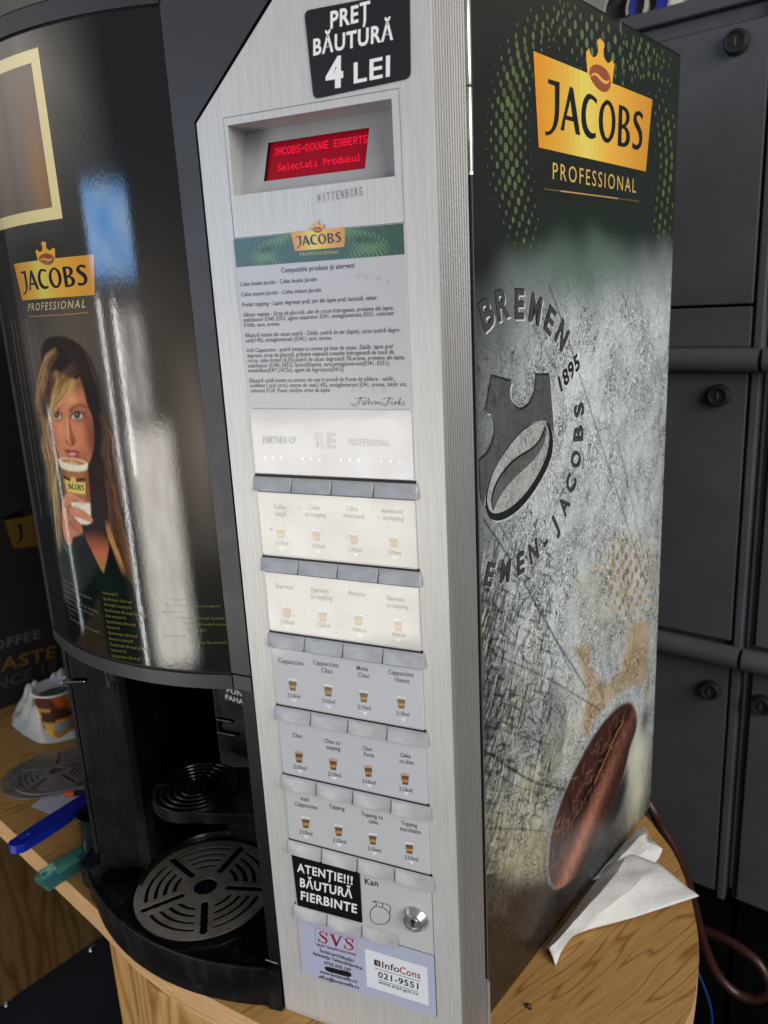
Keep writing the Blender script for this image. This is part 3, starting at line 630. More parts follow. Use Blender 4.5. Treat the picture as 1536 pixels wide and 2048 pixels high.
rel(sw, (30, 31, 32), 6, -.0014, .0016); rel(sw, (98, 99, 98), 7)
ring = [('B', 140, 215), ('R', 240, 155), ('E', 350, 155), ('M', 452, 190), ('E', 545, 262), ('N', 622, 358)]
low = [('E', 160, 1885), ('M', 260, 1862), ('E', 358, 1812), ('N', 440, 1738), ('-', 512, 1668), ('J', 575, 1570), ('A', 635, 1445), ('C', 678, 1305), ('O', 710, 1150), ('B', 726, 985), ('S', 730, 835)]
A_ = np.array([fS(P3([(x, y)])[0]) for _, x, y in ring + low]); Q = np.linalg.lstsq(np.c_[2 * A_, np.ones(len(A_))], (A_ ** 2).sum(1), rcond=None)[0]; cen = Q[:2]
def seal(ch, x, y, flip, hh=.0205, ww=None):
    c = fS(P3([(x, y)])[0]); r = c - cen; r = r / np.linalg.norm(r); up = r if flip else -r; rt = np.array([up[1], -up[0]])
    V, F, W = glyphs(ch, .035); k = hh / CAPH; w_ = min(W * k, hh * .82)
    for du, dv, col, ly in ((.0014, -.0012, (214, 216, 212), 1), (-.0008, .0010, (36, 37, 38), 2), (0, 0, (70, 71, 71), 3)):
        a = c - rt * w_ / 2 - up * hh / 2 + np.array([du, dv])
        mb.text(ch, 0, 0, 0, 0, sS(lay(ly)), 'print_side', col, .035, (a, a + rt * w_, a + up * hh))
for ch, x, y in ring: seal(ch, x, y, True)
for ch, x, y in low: seal(ch, x, y, False, .0175)
a = fS(P3([(615, 720)])[0]); b_ = fS(P3([(738, 560)])[0]); up = np.array([-(b_ - a)[1], (b_ - a)[0]]); up = up / np.linalg.norm(up) * .0135
for du, col, ly in (((.001, -.001), (214, 216, 212), 1), ((-.0004, .0006), (30, 31, 32), 2)): mb.text('1895', 0, 0, 0, 0, sS(lay(ly)), 'print_side', col, .04, (a + du, b_ + du, a + up + du))
part(mb, 'side_wall', grit=np.r_[SART.grit.ravel(), np.full(0, 0.)])
_sw = bpy.data.objects['side_wall']; ga = _sw.data.color_attributes['grit']
mb = MB()                                                   # thin folded edges and fixing slot of the side sheet
mb.box((.0375, -.006, .002), (.0600, -.0016, TOP), 'deep_black', (np.array([X0, 0, 0]), SD, SN)); mb.box((.0602, -.003, .002), (.0614, .0005, TOP), 'locker_paint', (np.array([X0, 0, 0]), SD, SN)); mb.box((.0, -.03, TOP - .001), (.43, -.0002, TOP + .0012), 'black_plastic', (np.array([X0, 0, 0]), SD, SN))
c = fS((1240, 47)); mb.box((c[0] - .001, 0, c[1] - .006), (c[0] + .001, .0006, c[1] + .001), 'hinge_steel', (np.array([X0, 0, 0]), SD, SN)); part(mb, 'side_trim')

# silver door panel
XL, XR = -.1470, .0209
diag = fF((545, 0)); hole = (-.1226, -.0052, .6855, .7287)           # display recess (x0, x1, z0, z1)
oz = TOP + .004; dx = XL + (diag[0] - XL) * (oz - .733) / (diag[1] - .733)
mb = MB(); outl = [(XL, 0.0006), (XR, 0.0006), (XR, oz), (dx, oz), (XL, .733)]
hl = [(hole[0], hole[2]), (hole[1], hole[2]), (hole[1], hole[3]), (hole[0], hole[3])]
mb.poly([outl, hl], sF(0), 'silver_panel', (255, 255, 255)); n = len(outl)
for i in range(n):
    a, b_ = outl[i], outl[(i + 1) % n]; mb.quad((a[0], 0, a[1]), (b_[0], 0, b_[1]), (b_[0], .0299, b_[1]), (a[0], .0299, a[1]), 'silver_panel')
for _ in range(46):
    mb.poly(ellipse((RNG.uniform(XL + .004, XR - .002), RNG.uniform(.01, .80)), RNG.uniform(.00018, .00045), RNG.uniform(.00018, .0004), 0, 7), sF(.00006), 'print_satin', (110, 104, 96)) if True else None
part(mb, 'door_panel')
mb = MB(); mb.box((XL + .001, .0300, .0006), (XR - .001, .045, oz), 'black_plastic'); part(mb, 'door_core')
# ribbed edge profile
pr = [(XR + .0001, .0001)]; NR = 13; L_ = .0355
for i in range(NR):
    s0 = i / NR * L_; w_ = L_ / NR
    for f, o_ in ((.06, -.0019), (.20, -.0019), (.30, -.0002), (.46, .0003), (.7, .00035), (.88, .0001), (.97, -.0006), (1.0, -.0019)):
        s_ = s0 + f * w_; pr.append((XR + s_ * SD[0] + o_ * SN[0], s_ * SD[1] + o_ * SN[1]))
pr += [(pr[-1][0] - .012, pr[-1][1]), (XR - .008, .0005)]
mb = MB(); mb.prism(pr, .0006, oz, 'brushed_profile'); part(mb, 'edge_profile')
# hinge
hc = np.array([XR, 0]) + SD[:2] * .0388 - SN[:2] * .0006
mb = MB(); zz = [oz, .789, .7375, .6875, fF((930, 287), .037)[1]]
for a, b_ in zip(zz[:-1], zz[1:]): mb.lathe([(.0001, a - .0004), (.0021, a - .0004), (.0024, a - .001), (.0024, b_ + .001), (.0021, b_ + .0004), (.0001, b_ + .0004)], (hc[0], hc[1], 0), 'hinge_steel', 16)
part(mb, 'hinge', smooth=40)
mb = MB(); a = fF((972, 1962), .037)[1]
mb.lathe([(.0001, a), (.0021, a), (.0024, a - .001), (.0024, .002), (.0001, .0015)], (hc[0], hc[1], 0), 'brushed_profile', 16); part(mb, 'hinge', smooth=40)

# display in its recess
mb = MB(); x0, x1, z0, z1 = hole; dp = .0262; d0 = .0095; xi = -.1292 + .009
yb = lambda z: dp * (z - z0) / (z1 - z0)
il, ir = x0 + .0015, x1 - .0035
bx = lambda f, z: (x0 + (il - x0) * f if f < .5 else 0)
TLb, TRb = (x0 - .004, dp, z1), (x1 + .003, dp, z1)
mb.quad((x0, 0, z1), (x1, 0, z1), TRb, TLb, 'silver_plastic'); mb.quad((x0, 0, z1), TLb, (x0 - .0015, d0, z0), (x0, 0, z0), 'silver_plastic'); mb.quad((x1, 0, z1), TRb, (x1 + .001, d0, z0), (x1, 0, z0), 'silver_plastic'); mb.quad((x0, 0, z0), (x1, 0, z0), (x1 + .001, d0, z0), (x0 - .0015, d0, z0), 'silver_plastic')
def bk(p): # pixel -> on tilted back plane -> (x, t) with t up the slope
    nn = nz(np.cross([1, 0, 0], [0, dp - d0, z1 - z0])); v = onp(p, (0, d0, z0), nn); return np.array([v[0], (v[2] - z0) / (z1 - z0)])
sB = lambda o: (lambda x, t: (x, d0 + (dp - d0) * t - o * .93, z0 + (z1 - z0) * t + 0 * o))
D = lambda x, y: (400 + x / 2.743, y / 2.743)
q = [bk(D(*p)) for p in ((350, 995), (905, 925), (915, 700), (355, 788))]; sx0, sx1 = q[0][0], q[1][0]; st0, st1 = min(q[0][1], q[1][1]), q[3][1]
st0 = (q[0][1] + q[1][1]) / 2; st1 = (q[2][1] + q[3][1]) / 2
mb.poly([[(x0 - .0015, 0), (x1 + .001, 0), (x1 + .003, 1), (x0 - .004, 1)], [(sx0, st0), (sx1, st0), (sx1, st1), (sx0, st1)]], sB(0), 'silver_plastic', (255, 255, 255))
i_ = .0035
for a, b_ in (((sx0, st0), (sx1, st0)), ((sx1, st0), (sx1, st1)), ((sx1, st1), (sx0, st1)), ((sx0, st1), (sx0, st0))): mb.quad(sB(0)(*a), sB(0)(*b_), sB(-i_)(*b_), sB(-i_)(*a), 'gloss_black')
disp = part(mb, 'display')
mb = MB(); mb.quad(*[sB(-i_ + .0002)(*p) for p in ((sx0, st0), (sx1, st0), (sx1, st1), (sx0, st1))], 'lcd_red')
F57 = dict(J='00111 00010 00010 00010 00010 10010 01100', A='01110 10001 10001 11111 10001 10001 10001', C='01110 10001 10000 10000 10000 10001 01110', O='01110 10001 10001 10001 10001 10001 01110', B='11110 10001 10001 11110 10001 10001 11110', S='01111 10000 10000 01110 00001 00001 11110', D='11100 10010 10001 10001 10001 10010 11100', U='10001 10001 10001 10001 10001 10001 01110', W='10001 10001 10001 10101 10101 11011 10001', E='11111 10000 10000 11110 10000 10000 11111', G='01110 10001 10000 10111 10001 10001 01110', R='11110 10001 10001 11110 10100 10010 10001', T='11111 00100 00100 00100 00100 00100 00100', P='11110 10001 10001 11110 10000 10000 10000', e='00000 00000 01110 10001 11111 10000 01110', l='01100 00100 00100 00100 00100 00100 01110', c='00000 00000 01110 10000 10000 10001 01110', t='01000 01000 11100 01000 01000 01001 00110', a='00000 00000 01110 00001 01111 10001 01111', i='00100 00000 01100 00100 00100 00100 01110', r='00000 00000 10110 11001 10000 10000 10000', o='00000 00000 01110 10001 10001 10001 01110', d='00001 00001 01101 10011 10001 10001 01111', u='00000 00000 10001 10001 10001 10011 01101', s='00000 00000 01110 10000 01110 00001 11110')
F57['-'] = '00000 00000 00000 11111 00000 00000 00000'
def lcd(txt, pL, pR, hpx):
    a, b_ = bk(pL), bk(pR); c = bk((pL[0], pL[1] - hpx)); n_ = len(txt) * 6 - 1; ex = (b_ - a) / n_; ey = (c - a) / 7
    for k, ch in enumerate(txt):
        if ch == ' ': continue
        for r, row in enumerate(F57[ch].split()):
            for cc, bit in enumerate(row):
                if bit == '1':
                    p = a + ex * (k * 6 + cc) + ey * (6 - r); mb.quad(*[sB(-i_ + .0005)(*(p + ex * u + ey * v)) for u, v in ((.02, .06), (.98, .06), (.98, .94), (.02, .94))], 'lcd_dots')
lcd('JACOBS-DOUWE EGBERTS', D(393, 852), D(908, 778), 40 / 2.743); lcd('Selectati Produsul', D(413, 937), D(872, 878), 38 / 2.743)
part(mb, 'screen', disp)
# raised rim round the display unit and the maker's letters
mb = MB(); a = fF((447, 240)); b_ = fF((805, 406)); CL, CR = -.1255, -.0002
mb.stroke([(CL, .6585), (CL, .7335), (CR, .7335), (CR, .6585), (CL, .6585)], .0005, sF(lay(0)), 'print_satin', (96, 95, 94))
w0, w1 = D(645, 1122), D(900, 1078); n = 10
for k, ch in enumerate('WITTENBORG'):
    f0, f1 = (k + .04) / n, (k + .90) / n; p = [np.array(w0) + (np.array(w1) - w0) * f for f in (f0, f1)]; u0, u1 = fF(p[0]), fF(p[1]); h_ = fF((p[0][0], p[0][1] - 25))[1] - u0[1]
    mb.stroke([(u0[0], u0[1] + h_), (u0[0], u0[1])], .0002, sF(lay(0)), 'print_satin', (168, 167, 165))
    wd = (u1[0] - u0[0]); lo_ = .42 if ch == 'I' else .2; mb.text(ch, 0, 0, 0, 0, sF(lay(1)), 'print_satin', (118, 117, 116), 0, ((u0[0] + wd * lo_, u0[1] + h_ * .15), (u0[0] + wd * (1 - lo_), u0[1] + h_ * .15), (u0[0] + wd * lo_, u0[1] + h_ * .85)))
part(mb, 'maker_plate', disp)

# price sticker
def sticker(px_corners, r, col, k=0, mat='print_gloss', th=.0006):
    c = [fF(p) for p in px_corners]; P = []
    for i in range(4):
        p, a, b_ = c[i], c[i - 1], c[(i + 1) % 4]; u, v = (a - p) / np.linalg.norm(a - p), (b_ - p) / np.linalg.norm(b_ - p)
        for q in np.linspace(0, 1, 6): P.append((1 - q) ** 2 * (p + u * r) + 2 * q * (1 - q) * p + q * q * (p + v * r))
    mb = MB(); mb.poly([P], sF(th), mat, col); n_ = len(P)
    mb.sheet([[sF(z)(*p) for p in P + P[:1]] for z in (0.00005, th)], mat, False, tuple(lin(col))); return mb
mb = sticker([(609, 22), (820, -18), (822, 157), (628, 199)], .004, (40, 38, 42)); o_ = .0007
sx = lambda o: sF(.0006 + o)
mb.text('PREȚ', D(718, 158), D(935, 106), 92 / 2.743, fF, sx(lay(0)), 'print_gloss', (240, 240, 240), .034)
mb.text('BĂUTURĂ', D(624, 305), D(1062, 216), 88 / 2.743, fF, sx(lay(0)), 'print_gloss', (240, 240, 240), .034)
mb.text('4', D(692, 486), D(788, 470), 158 / 2.743, fF, sx(lay(0)), 'print_gloss', (240, 240, 240), .05)
mb.text('LEI', D(846, 458), D(1044, 418), 112 / 2.743, fF, sx(lay(0)), 'print_gloss', (240, 240, 240), .02)
part(mb, 'price_sticker')

# composition card
Q_ = lambda x, y: (440 + x / 3.339, 500 + y / 3.339)
z_top, z_mid, z_bot = .6585, fF((472, 535))[1], fF((504, 815))[1]
def slab(x0, z0, x1, z1, th, mat, col):
    mb = MB(); mb.rect(x0, z0, x1, z1, sF(th), mat, col)
    mb.sheet([[sF(h)(*p) for p in ((x0, z0), (x1, z0), (x1, z1), (x0, z1), (x0, z0))] for h in (0, th)], mat, False, tuple(lin(col))); return mb
TH = .0011
mb = slab(CL, z_bot + .0004, CR, z_top - .0004, TH, 'print_card', (186, 184, 187)); sK = lambda o: sF(TH + o)
mb.rect(CL + .0002, z_mid, CR - .0002, z_top - .0006, sK(lay(0)), 'print_card', (54, 84, 66))
bl, br, tr, tl = [fF(D(*p)) for p in ((527, 1378), (797, 1355), (802, 1247), (503, 1275))]
def dots2(cx, wid, n, side):
    for i in range(20):
        for j in range(n):
            v = (i + .5) / 20; x = (j + (.5 if i % 2 else 0)) / n - .5
            u = cx + x * wid + side * .012 * (v - .3) ** 2 * 4; z = z_mid + (z_top - z_mid) * v; r = .00092 * (math.cos(x * 2.5) ** .8 if abs(x) < .6 else 0)
            if r > .0002 and CL + .001 < u < CR - .001: mb.poly(ellipse((u, z), r * .75, r * 1.1, .4 * side, 8), sK(lay(1)), 'print_card', (104, 140, 92))
dots2(-.1025, .022, 8, 1); dots2(-.024, .030, 10, -1)
logo(mb, [bl, br, tr, tl], sK, 'print_card', 2)
mb.text('PROFESSIONAL', D(553, 1404), D(767, 1390), 17 / 2.743, fF, sK(lay(2)), 'print_card', (206, 184, 110), .01)
mb.text('Compozitie produse și alergeni', Q_(415, 152), Q_(903, 118), 33 / 3.339, fF, sK(lay(1)), 'print_card', (62, 60, 62), .022)
for t_, x0_, y0_, x1_, y1_, bo in [
 ('Cafea boabe Jacobs - Cafea boabe Jacobs', 141, 242, 652, 207, .012), ('Cafea instant Jacobs - Cafea instant Jacobs', 148, 310, 680, 278, .012),
 ('Prolait topping - Lapte degresat praf, zer din lapte praf, lactoză, zahar.', 155, 378, 1058, 330, .018),
 ('Albitor vegetal - Sirop de glucoză, ulei de cocos hidrogenat, proteine din lapte,', 162, 446, 1165, 398, .012), ('stabilizator E340, E352, agent separator E341, antiaglomerant E551, colorant', 165, 480, 1167, 434, .012), ('E160a, sare, arome.', 168, 514, 408, 504, .012),
 ('Băutură instant din cacao pudră - Zahăr, pudră de zer (lapte), cacao pudră degre-', 176, 582, 1210, 545, .012), ('sată(14%), antiaglomerant (E341), sare, arome.', 179, 616, 755, 598, .012),
 ('Irish Cappuccino - pudră instant cu arome pe baza de cacao. Zahăr, lapte praf', 185, 682, 1160, 655, .014), ('degresat, sirop de glucoză, grăsime vegetală complet hidrogenată de nucă de', 188, 717, 1166, 692, .014), ('cocos, cafea instant (6,5%),pudră de cacao degresată 3%,arome, proteine din lapte,', 191, 750, 1240, 728, .012), ('stabilizator (E340, E452), lactoză(lapte), sare,antiaglomerant(E341, E551),', 194, 784, 1138, 766, .012), ('emulsifiant(E471,E472e), agent de îngroșare(E415)', 197, 816, 830, 808, .012),
 ('Băutură caldă instant cu extract de ceai si aromă de fructe de pădure - zahăr,', 204, 884, 1170, 870, .012), ('acidifiant ( acid citric), extras de ceai(1,4%), antiaglomerant E341, arome, zahăr ars,', 207, 916, 1252, 908, .012), ('colorant E120. Poate conține urme de lapte.', 210, 950, 744, 946, .012)]:
    mb.text(t_, Q_(x0_, y0_), Q_(x1_, y1_), 27 / 3.339, fF, sK(lay(1)), 'print_card', (52, 50, 52), bo)
sig = [[(880, 1022), (900, 1030), (925, 1018), (940, 990), (950, 985), (930, 1030), (905, 1042), (880, 1034)], [(905, 990), (950, 985), (985, 990)], [(955, 1022), (965, 1005), (978, 1012), (970, 1032), (957, 1028), (985, 1018), (1000, 990), (996, 1030), (1010, 1010), (1018, 1030), (1032, 1010), (1045, 1010), (1040, 1030), (1055, 1010), (1060, 1030), (1072, 1010), (1080, 1030), (1098, 1012)], [(1080, 1036), (1110, 1030), (1128, 1000), (1140, 985), (1120, 1036), (1100, 1042)], [(1095, 992), (1140, 985), (1165, 992)], [(1140, 1022), (1155, 1010), (1152, 1030), (1168, 1028), (1180, 1012), (1172, 1030), (1190, 1012), (1200, 1014), (1195, 1030), (1210, 985), (1205, 1030), (1222, 1018), (1235, 1012), (1232, 1032), (1218, 1034)]]
for s_ in sig: mb.stroke(spline([Q_(*p) for p in s_], 5), .0006, sK(lay(1)), 'print_card', (128, 126, 126), fF)
for t_, x, y, s_ in [('C', 930, 185, 30), ('O', 985, 195, 32), ('B', 1068, 205, 32), ('S', 1130, 232, 32), ('A', 895, 945, 36), ('C', 950, 945, 36), ('O', 1030, 950, 36), ('B', 1105, 948, 36)]:
    mb.ctext(t_, Q_(x, y), 7, s_ / 3.339, fF, sK(lay(1)), 'print_card', (176, 174, 177), 0)
part(mb, 'composition_card')

# buttons, menu cards
ROWS = [((514, 953), (516, 983), (829, 967), (831, 998)), ((530, 1117), (534, 1144), (836, 1140), (838, 1171)), ((544, 1267), (548, 1294), (844, 1304), (847, 1336)), ((557.5, 1412.6), (558.5, 1438.7), (852, 1463), (854, 1491)), ((570.6, 1551), (571.5, 1577), (857.6, 1610), (859, 1638)), ((582, 1681.7), (583.6, 1707), (863, 1750), (864, 1778)), ((593.4, 1810.5), (595, 1833), (796.6, 1866), (798, 1892))]
rz = []
for i, (a, b_, c, d_) in enumerate(ROWS):
    q = [fF(p) for p in (a, b_, c, d_)]; rz.append(((q[0][1] + q[2][1]) / 2, (q[1][1] + q[3][1]) / 2))
BX0, BX1 = CL - .0024, CR + .0022; BW = (BX1 - BX0) / 4
def button(x0, x1, z0, z1):
    mb = MB(); n_ = 9; rows = []; hgt = .0046; xs = [x0, x0 + .0006, x0 + .0014, x1 - .0014, x1 - .0006, x1]; ins = [.0016, .0004, 0, 0, .0004, .0016]
    for k in range(n_ + 1):
        f = k / n_; z = z0 + (z1 - z0) * f; pr_ = .0009 + .0036 * (1 - f) ** .9 if f > .12 else .0042 * (.35 + .65 * (f / .12) ** .5); pr_ = max(pr_, .0008)
        rows.append([(x, -(pr_ - i_ * pr_ / hgt * 1.2) if 0 < k < n_ else -max(pr_ - .0012, .0005), z) for x, i_ in zip(xs, ins)])
    rows = [[(p[0], 0, z0) for p in rows[0]]] + rows + [[(p[0], 0, z1) for p in rows[-1]]]; mb.sheet(rows, 'button_grey')
    mb.add([r[0] for r in rows], [tuple(range(len(rows)))], 'button_grey'); mb.add([r[-1] for r in rows], [tuple(range(len(rows)))], 'button_grey')
    return mb
for i, (zt, zb) in enumerate(rz):
    for k in range(4 if i < 6 else 3):
        part(button(BX0 + k * BW + .00018, BX0 + (k + 1) * BW - .00018, zb, zt), 'selection_button', smooth=35)
    mb = MB(); mb.rect(CL - .001, zt, CR + .001 if i < 6 else BX0 + 3 * BW, zt + .0022, sF(.0004), 'deep_black', (255, 255, 255)); part(mb, 'button_slot')
G3 = lambda x, y: (480 + x / 3.657, 940 + y / 3.657)
G4 = lambda x, y: (520 + x / 3.066, 1380 + y / 3.066)
def cup(mb, c, h, col, band, lid, sK):
    """little printed cup: c = pixel centre, h = pixel height"""
    w_ = h * .72; X, Y = c; cvp = lambda P: [(X + x * w_, Y + y * h + .12 * x * w_) for x, y in P]
    mb.poly(cvp([(-.5, -.38), (.5, -.38), (.36, .5), (-.30, .5)]), sK(lay(1)), 'print_glass', col, fF)
    mb.poly(cvp([(-.42, .05), (.42, .02), (.39, .26), (-.36, .28)]), sK(lay(2)), 'print_glass', band, fF)
    mb.poly(cvp([(-.56, -.42), (-.5, -.52), (0, -.56), (.5, -.52), (.58, -.42), (.5, -.32), (-.46, -.32)]), sK(lay(2)), 'print_glass', lid, fF)
    mb.poly(ellipse((X, Y - h * .43), w_ * .42, h * .07, .05, 14), sK(lay(3)), 'print_glass', tuple(np.array(lid) * .9), fF)
def tri(mb, c, s_, sK, col=(250, 250, 248)):
    X, Y = c; mb.poly([[(X - s_, Y - s_ * .62), (X + s_, Y - s_ * .5), (X, Y + s_ * .75)], [(X - s_ * .4, Y - s_ * .30), (X + s_ * .4, Y - s_ * .24), (X, Y + s_ * .22)]], sK(lay(1)), 'print_glass', col, fF)
TX = [((190, 188, 182), (205, 190, 150)), ((190, 188, 182), (205, 186, 150)), ((196, 196, 196), None), ((190, 192, 194), None), ((186, 187, 188), None)]
CARD = [
 [(['Cafea', 'lungă'], (297, 262), '210ml', G3, (305, 455), (312, 528), (312, 572)), (['Cafea', 'cu topping'], (552, 268), '210ml', G3, (566, 472), (577, 552), (577, 592)), (['Cafea', 'Americană'], (828, 278), '230ml', G3, (838, 498), (846, 578), (850, 614)), (['Americană', 'cu topping'], (1118, 294), '230ml', G3, (1130, 518), (1134, 600), (1136, 640))],
 [(['Espresso'], (334, 845), '120ml', G3, (350, 1032), (354, 1108), (356, 1140)), (['Espresso', 'cu topping'], (594, 872), '120ml', G3, (611, 1060), (615, 1130), (617, 1172)), (['Ristretto'], (865, 897), '80ml', G3, (872, 1088), (880, 1165), (884, 1205)), (['Ristretto', 'cu topping'], (1148, 935), '80ml', G3, (1162, 1128), (1166, 1200), (1164, 1242))],
 [(['Cappuccino'], (380, 1395), '210ml', G3, (392, 1565), (400, 1645), (403, 1680)), (['Cappuccino', 'Choc'], (634, 1408), '210ml', G3, (651, 1607), (654, 1685), (657, 1724)), (['Moka', 'Choc'], (902, 1442), '210ml', G3, (911, 1650), (915, 1730), (920, 1775)), (['Cappuccino', 'Vienez'], (1183, 1478), '210ml', G3, (1185, 1695), (1195, 1775), (1202, 1820))],
 [(['Choc'], (236, 270), '210ml', G4, (245, 405), (250, 468), (252, 490)), (['Choc cu', 'topping'], (447, 308), '210ml', G4, (454, 450), (462, 512), (461, 535)), (['Choc', 'Forte'], (665, 350), '210ml', G4, (669, 492), (673, 556), (677, 580)), (['Cafea', 'cu choc'], (897, 392), '210ml', G4, (894, 540), (898, 604), (903, 628))],
 [(['Irish', 'Cappuccino'], (281, 660), '210ml', G4, (286, 806), (286, 868), (291, 893)), (['Topping'], (476, 710), '210ml', G4, (487, 855), (492, 918), (493, 943)), (['Topping cu', 'cafea'], (692, 760), '210ml', G4, (696, 907), (704, 970), (707, 995)), (['Topping', 'macchiatto'], (920, 812), '210ml', G4, (920, 962), (932, 1024), (935, 1050))]]
GLARE_FADE = [.80, .78, .36, .12, .16]  # per row: print paled toward cream, glare on the cover put into the ink
SLP = [.075, .10, .13, .16, .19]
def frame_card(x0, z0, x1, z1, col):
    mb = slab(x0, z0, x1, z1, .0014, 'print_glass', col); return mb
zt = z_bot - .0008
mb = frame_card(CL + .0005, rz[0][0] + .0030, CR - .0005, zt, (206, 205, 206)); sK = lambda o: sF(.0014 + o)
mb.text('PARTNER OF', Q_(296, 1288), Q_(515, 1290), 46 / 3.339, fF, sK(lay(1)), 'print_glass', (150, 152, 158)); mb.text('PROFESSIONAL', Q_(866, 1302), Q_(1146, 1310), 46 / 3.339, fF, sK(lay(1)), 'print_glass', (178, 177, 178))
mb.text('E', Q_(722, 1318), Q_(782, 1320), 98 / 3.339, fF, sK(lay(1)), 'print_glass', (178, 178, 178), .05); mb.text('R', Q_(640, 1316), Q_(705, 1318), 98 / 3.339, fF, sK(lay(1)), 'print_glass', (196, 195, 194), .05)
for x in (310, 362, 416, 562, 615, 672, 815, 874, 932, 1085, 1146, 1208): mb.poly(ellipse(Q_(x, 1384 + .03 * (x - 310)), 3.2, 3.4, 0, 12), sK(lay(1)), 'print_glass', (240, 240, 240), fF)
part(mb, 'partner_card')
for r in range(5):
    z1_ = rz[r][1] - .0004; z0_ = rz[r + 1][0] + .0030
    mb = frame_card(CL + .0005, z0_, CR - .0005, z1_, [(208, 205, 198), (208, 205, 198), (200, 202, 206), (196, 198, 202), (196, 197, 199)][r])
    mb.rect(CL + .0006, z0_ - .0011, CR - .0006, z0_ - .0003, sF(.0010), 'silver_plastic', (255, 255, 255))
    fa = GLARE_FADE[r]; ink = tuple(np.array((66, 68, 72)) * (1 - fa) + np.array((200, 196, 188)) * fa)
    for lines, p0, ml, G, pc, pm, pt in CARD[r]:
        sc = 3.657 if G is G3 else 3.066; wk = {0: 17.0, 1: 17.0, 2: 17.5}.get(r, 14.5) / 16.0
        for k, t_ in enumerate(lines):
            V, F_, W = glyphs(t_, .012); wd = W * (8.9 + .3 * r) * wk; x, y = G(*p0)
            mb.ctext(t_, (x + k * 2.6, y + 5 + k * 14 * (1.0 if r < 3 else .88)), wd, 9.2 if r < 3 else 8.2, fF, sK(lay(1)), 'print_glass', ink, SLP[r], .012)
        body = tuple(np.array((86, 74, 58)) * (1 - fa) + np.array((205, 196, 172)) * fa); band = tuple(np.array((196, 128, 56)) * (1 - fa) + np.array((214, 190, 140)) * fa)
        cup(mb, G(*pc), 23 if r < 3 else 22, body, band, (238, 236, 230) if r not in (3,) else (214, 170, 150), sK)
        V, F_, W = glyphs(ml, 0); mb.ctext(ml, tuple(np.array(G(*pm)) + [0, 4]), 26, 8.2, fF, sK(lay(1)), 'print_glass', ink, SLP[r], .006)
        tri(mb, G(*pt), 5.4, sK)
    # dried drips and wipe marks under the glass
    for _ in range(26 if r < 2 else 10):
        u = RNG.uniform(CL + .006, CR - .006); z = RNG.uniform(z0_ + .004, z1_ - .004); mb.poly(ellipse((u, z), RNG.uniform(.0003, .0012), RNG.uniform(.0003, .0009), RNG.uniform(0, 3), 8), sK(lay(0)), 'print_glass', (190, 184, 172) if r < 2 else (186, 188, 190))
    part(mb, 'menu_card')
# lower plate with jug sign, lock
zk1 = rz[5][1] - .0004; zk0 = fF((876, 1912))[1]
mb = slab(CL + .0003, zk0, CR - .0003, zk1, .0005, 'print_satin', (192, 192, 192)); sK = lambda o: sF(.0005 + o)
mb.stroke([(CR, 0.0505), (CR, zk1 + .012)], .0004, sF(.0001), 'print_satin', (90, 90, 90))
mb.text('Kan', G4(644, 1186), G4(727, 1202), 36 / 3.066, fF, sK(lay(1)), 'print_satin', (40, 42, 46), .02)
jug = [(692, 1292), (706, 1300), (790, 1318), (802, 1345), (798, 1372), (780, 1375), (768, 1345), (750, 1340)]
mb.stroke(spline([G4(*p) for p in [(692, 1292), (715, 1305), (712, 1320), (690, 1338), (678, 1365), (680, 1395), (700, 1425), (740, 1434), (775, 1428), (795, 1405), (798, 1375), (780, 1348), (755, 1332), (712, 1320)]], 5), .0006, sK(lay(1)), 'print_satin', (46, 48, 52), fF)
mb.stroke(spline([G4(*p) for p in [(692, 1292), (720, 1294), (752, 1305), (785, 1312), (800, 1325), (802, 1345), (795, 1372)]], 5), .0006, sK(lay(1)), 'print_satin', (46, 48, 52), fF); mb.stroke([G4(755, 1308), G4(752, 1330)], .0006, sK(lay(1)), 'print_satin', (46, 48, 52), fF)
part(mb, 'jug_plate')
lc = fF((831, 1836)); mb = MB(); fr = ((1, 0, 0), (0, 0, 1), (0, -1, 0))
mb.lathe([(.0112, .0003), (.0112, .0016), (.0104, .0030), (.0080, .0062), (.0072, .0062), (.0070, .0040), (.0070, .0020)], (lc[0], 0, lc[1]), 'lock_steel', 48, fr)
lk = part(mb, 'door_lock', smooth=25)
mb = MB(); mb.lathe([(.0069, .0030), (.0069, .0056), (.0063, .0061), (.0056, .0061), (.0054, .0056), (.0048, .0056), (.0046, .0059), (.0001, .0059)], (lc[0], 0, lc[1]), 'lock_steel', 40, fr); mb.box((lc[0] - .0008, -.00625, lc[1] - .0030), (lc[0] + .0008, -.0058, lc[1] + .0012), 'deep_black'); mb.lathe([(.0001, .0062), (.0017, .0062), (.0017, .0058)], (lc[0], 0, lc[1] + .0016), 'deep_black', 16, fr); part(mb, 'lock_barrel', lk, smooth=25)
mb = sticker([(584.5, 1707), (720, 1742), (725.5, 1844), (596.5, 1809)], .0006, (20, 20, 21), th=.0012); sx = lambda o: sF(.0012 + o)
mb.text('ATENȚIE!!!', G4(232, 1105), G4(572, 1188), 50 / 3.066, fF, sx(lay(0)), 'print_gloss', (238, 238, 236), .034)
mb.text('BĂUTURĂ', G4(250, 1198), G4(570, 1270), 52 / 3.066, fF, sx(lay(0)), 'print_gloss', (238, 238, 236), .034)
mb.text('FIERBINTE', G4(255, 1278), G4(598, 1362), 52 / 3.066, fF, sx(lay(0)), 'print_gloss', (238, 238, 236), .034)
part(mb, 'warning_sticker')
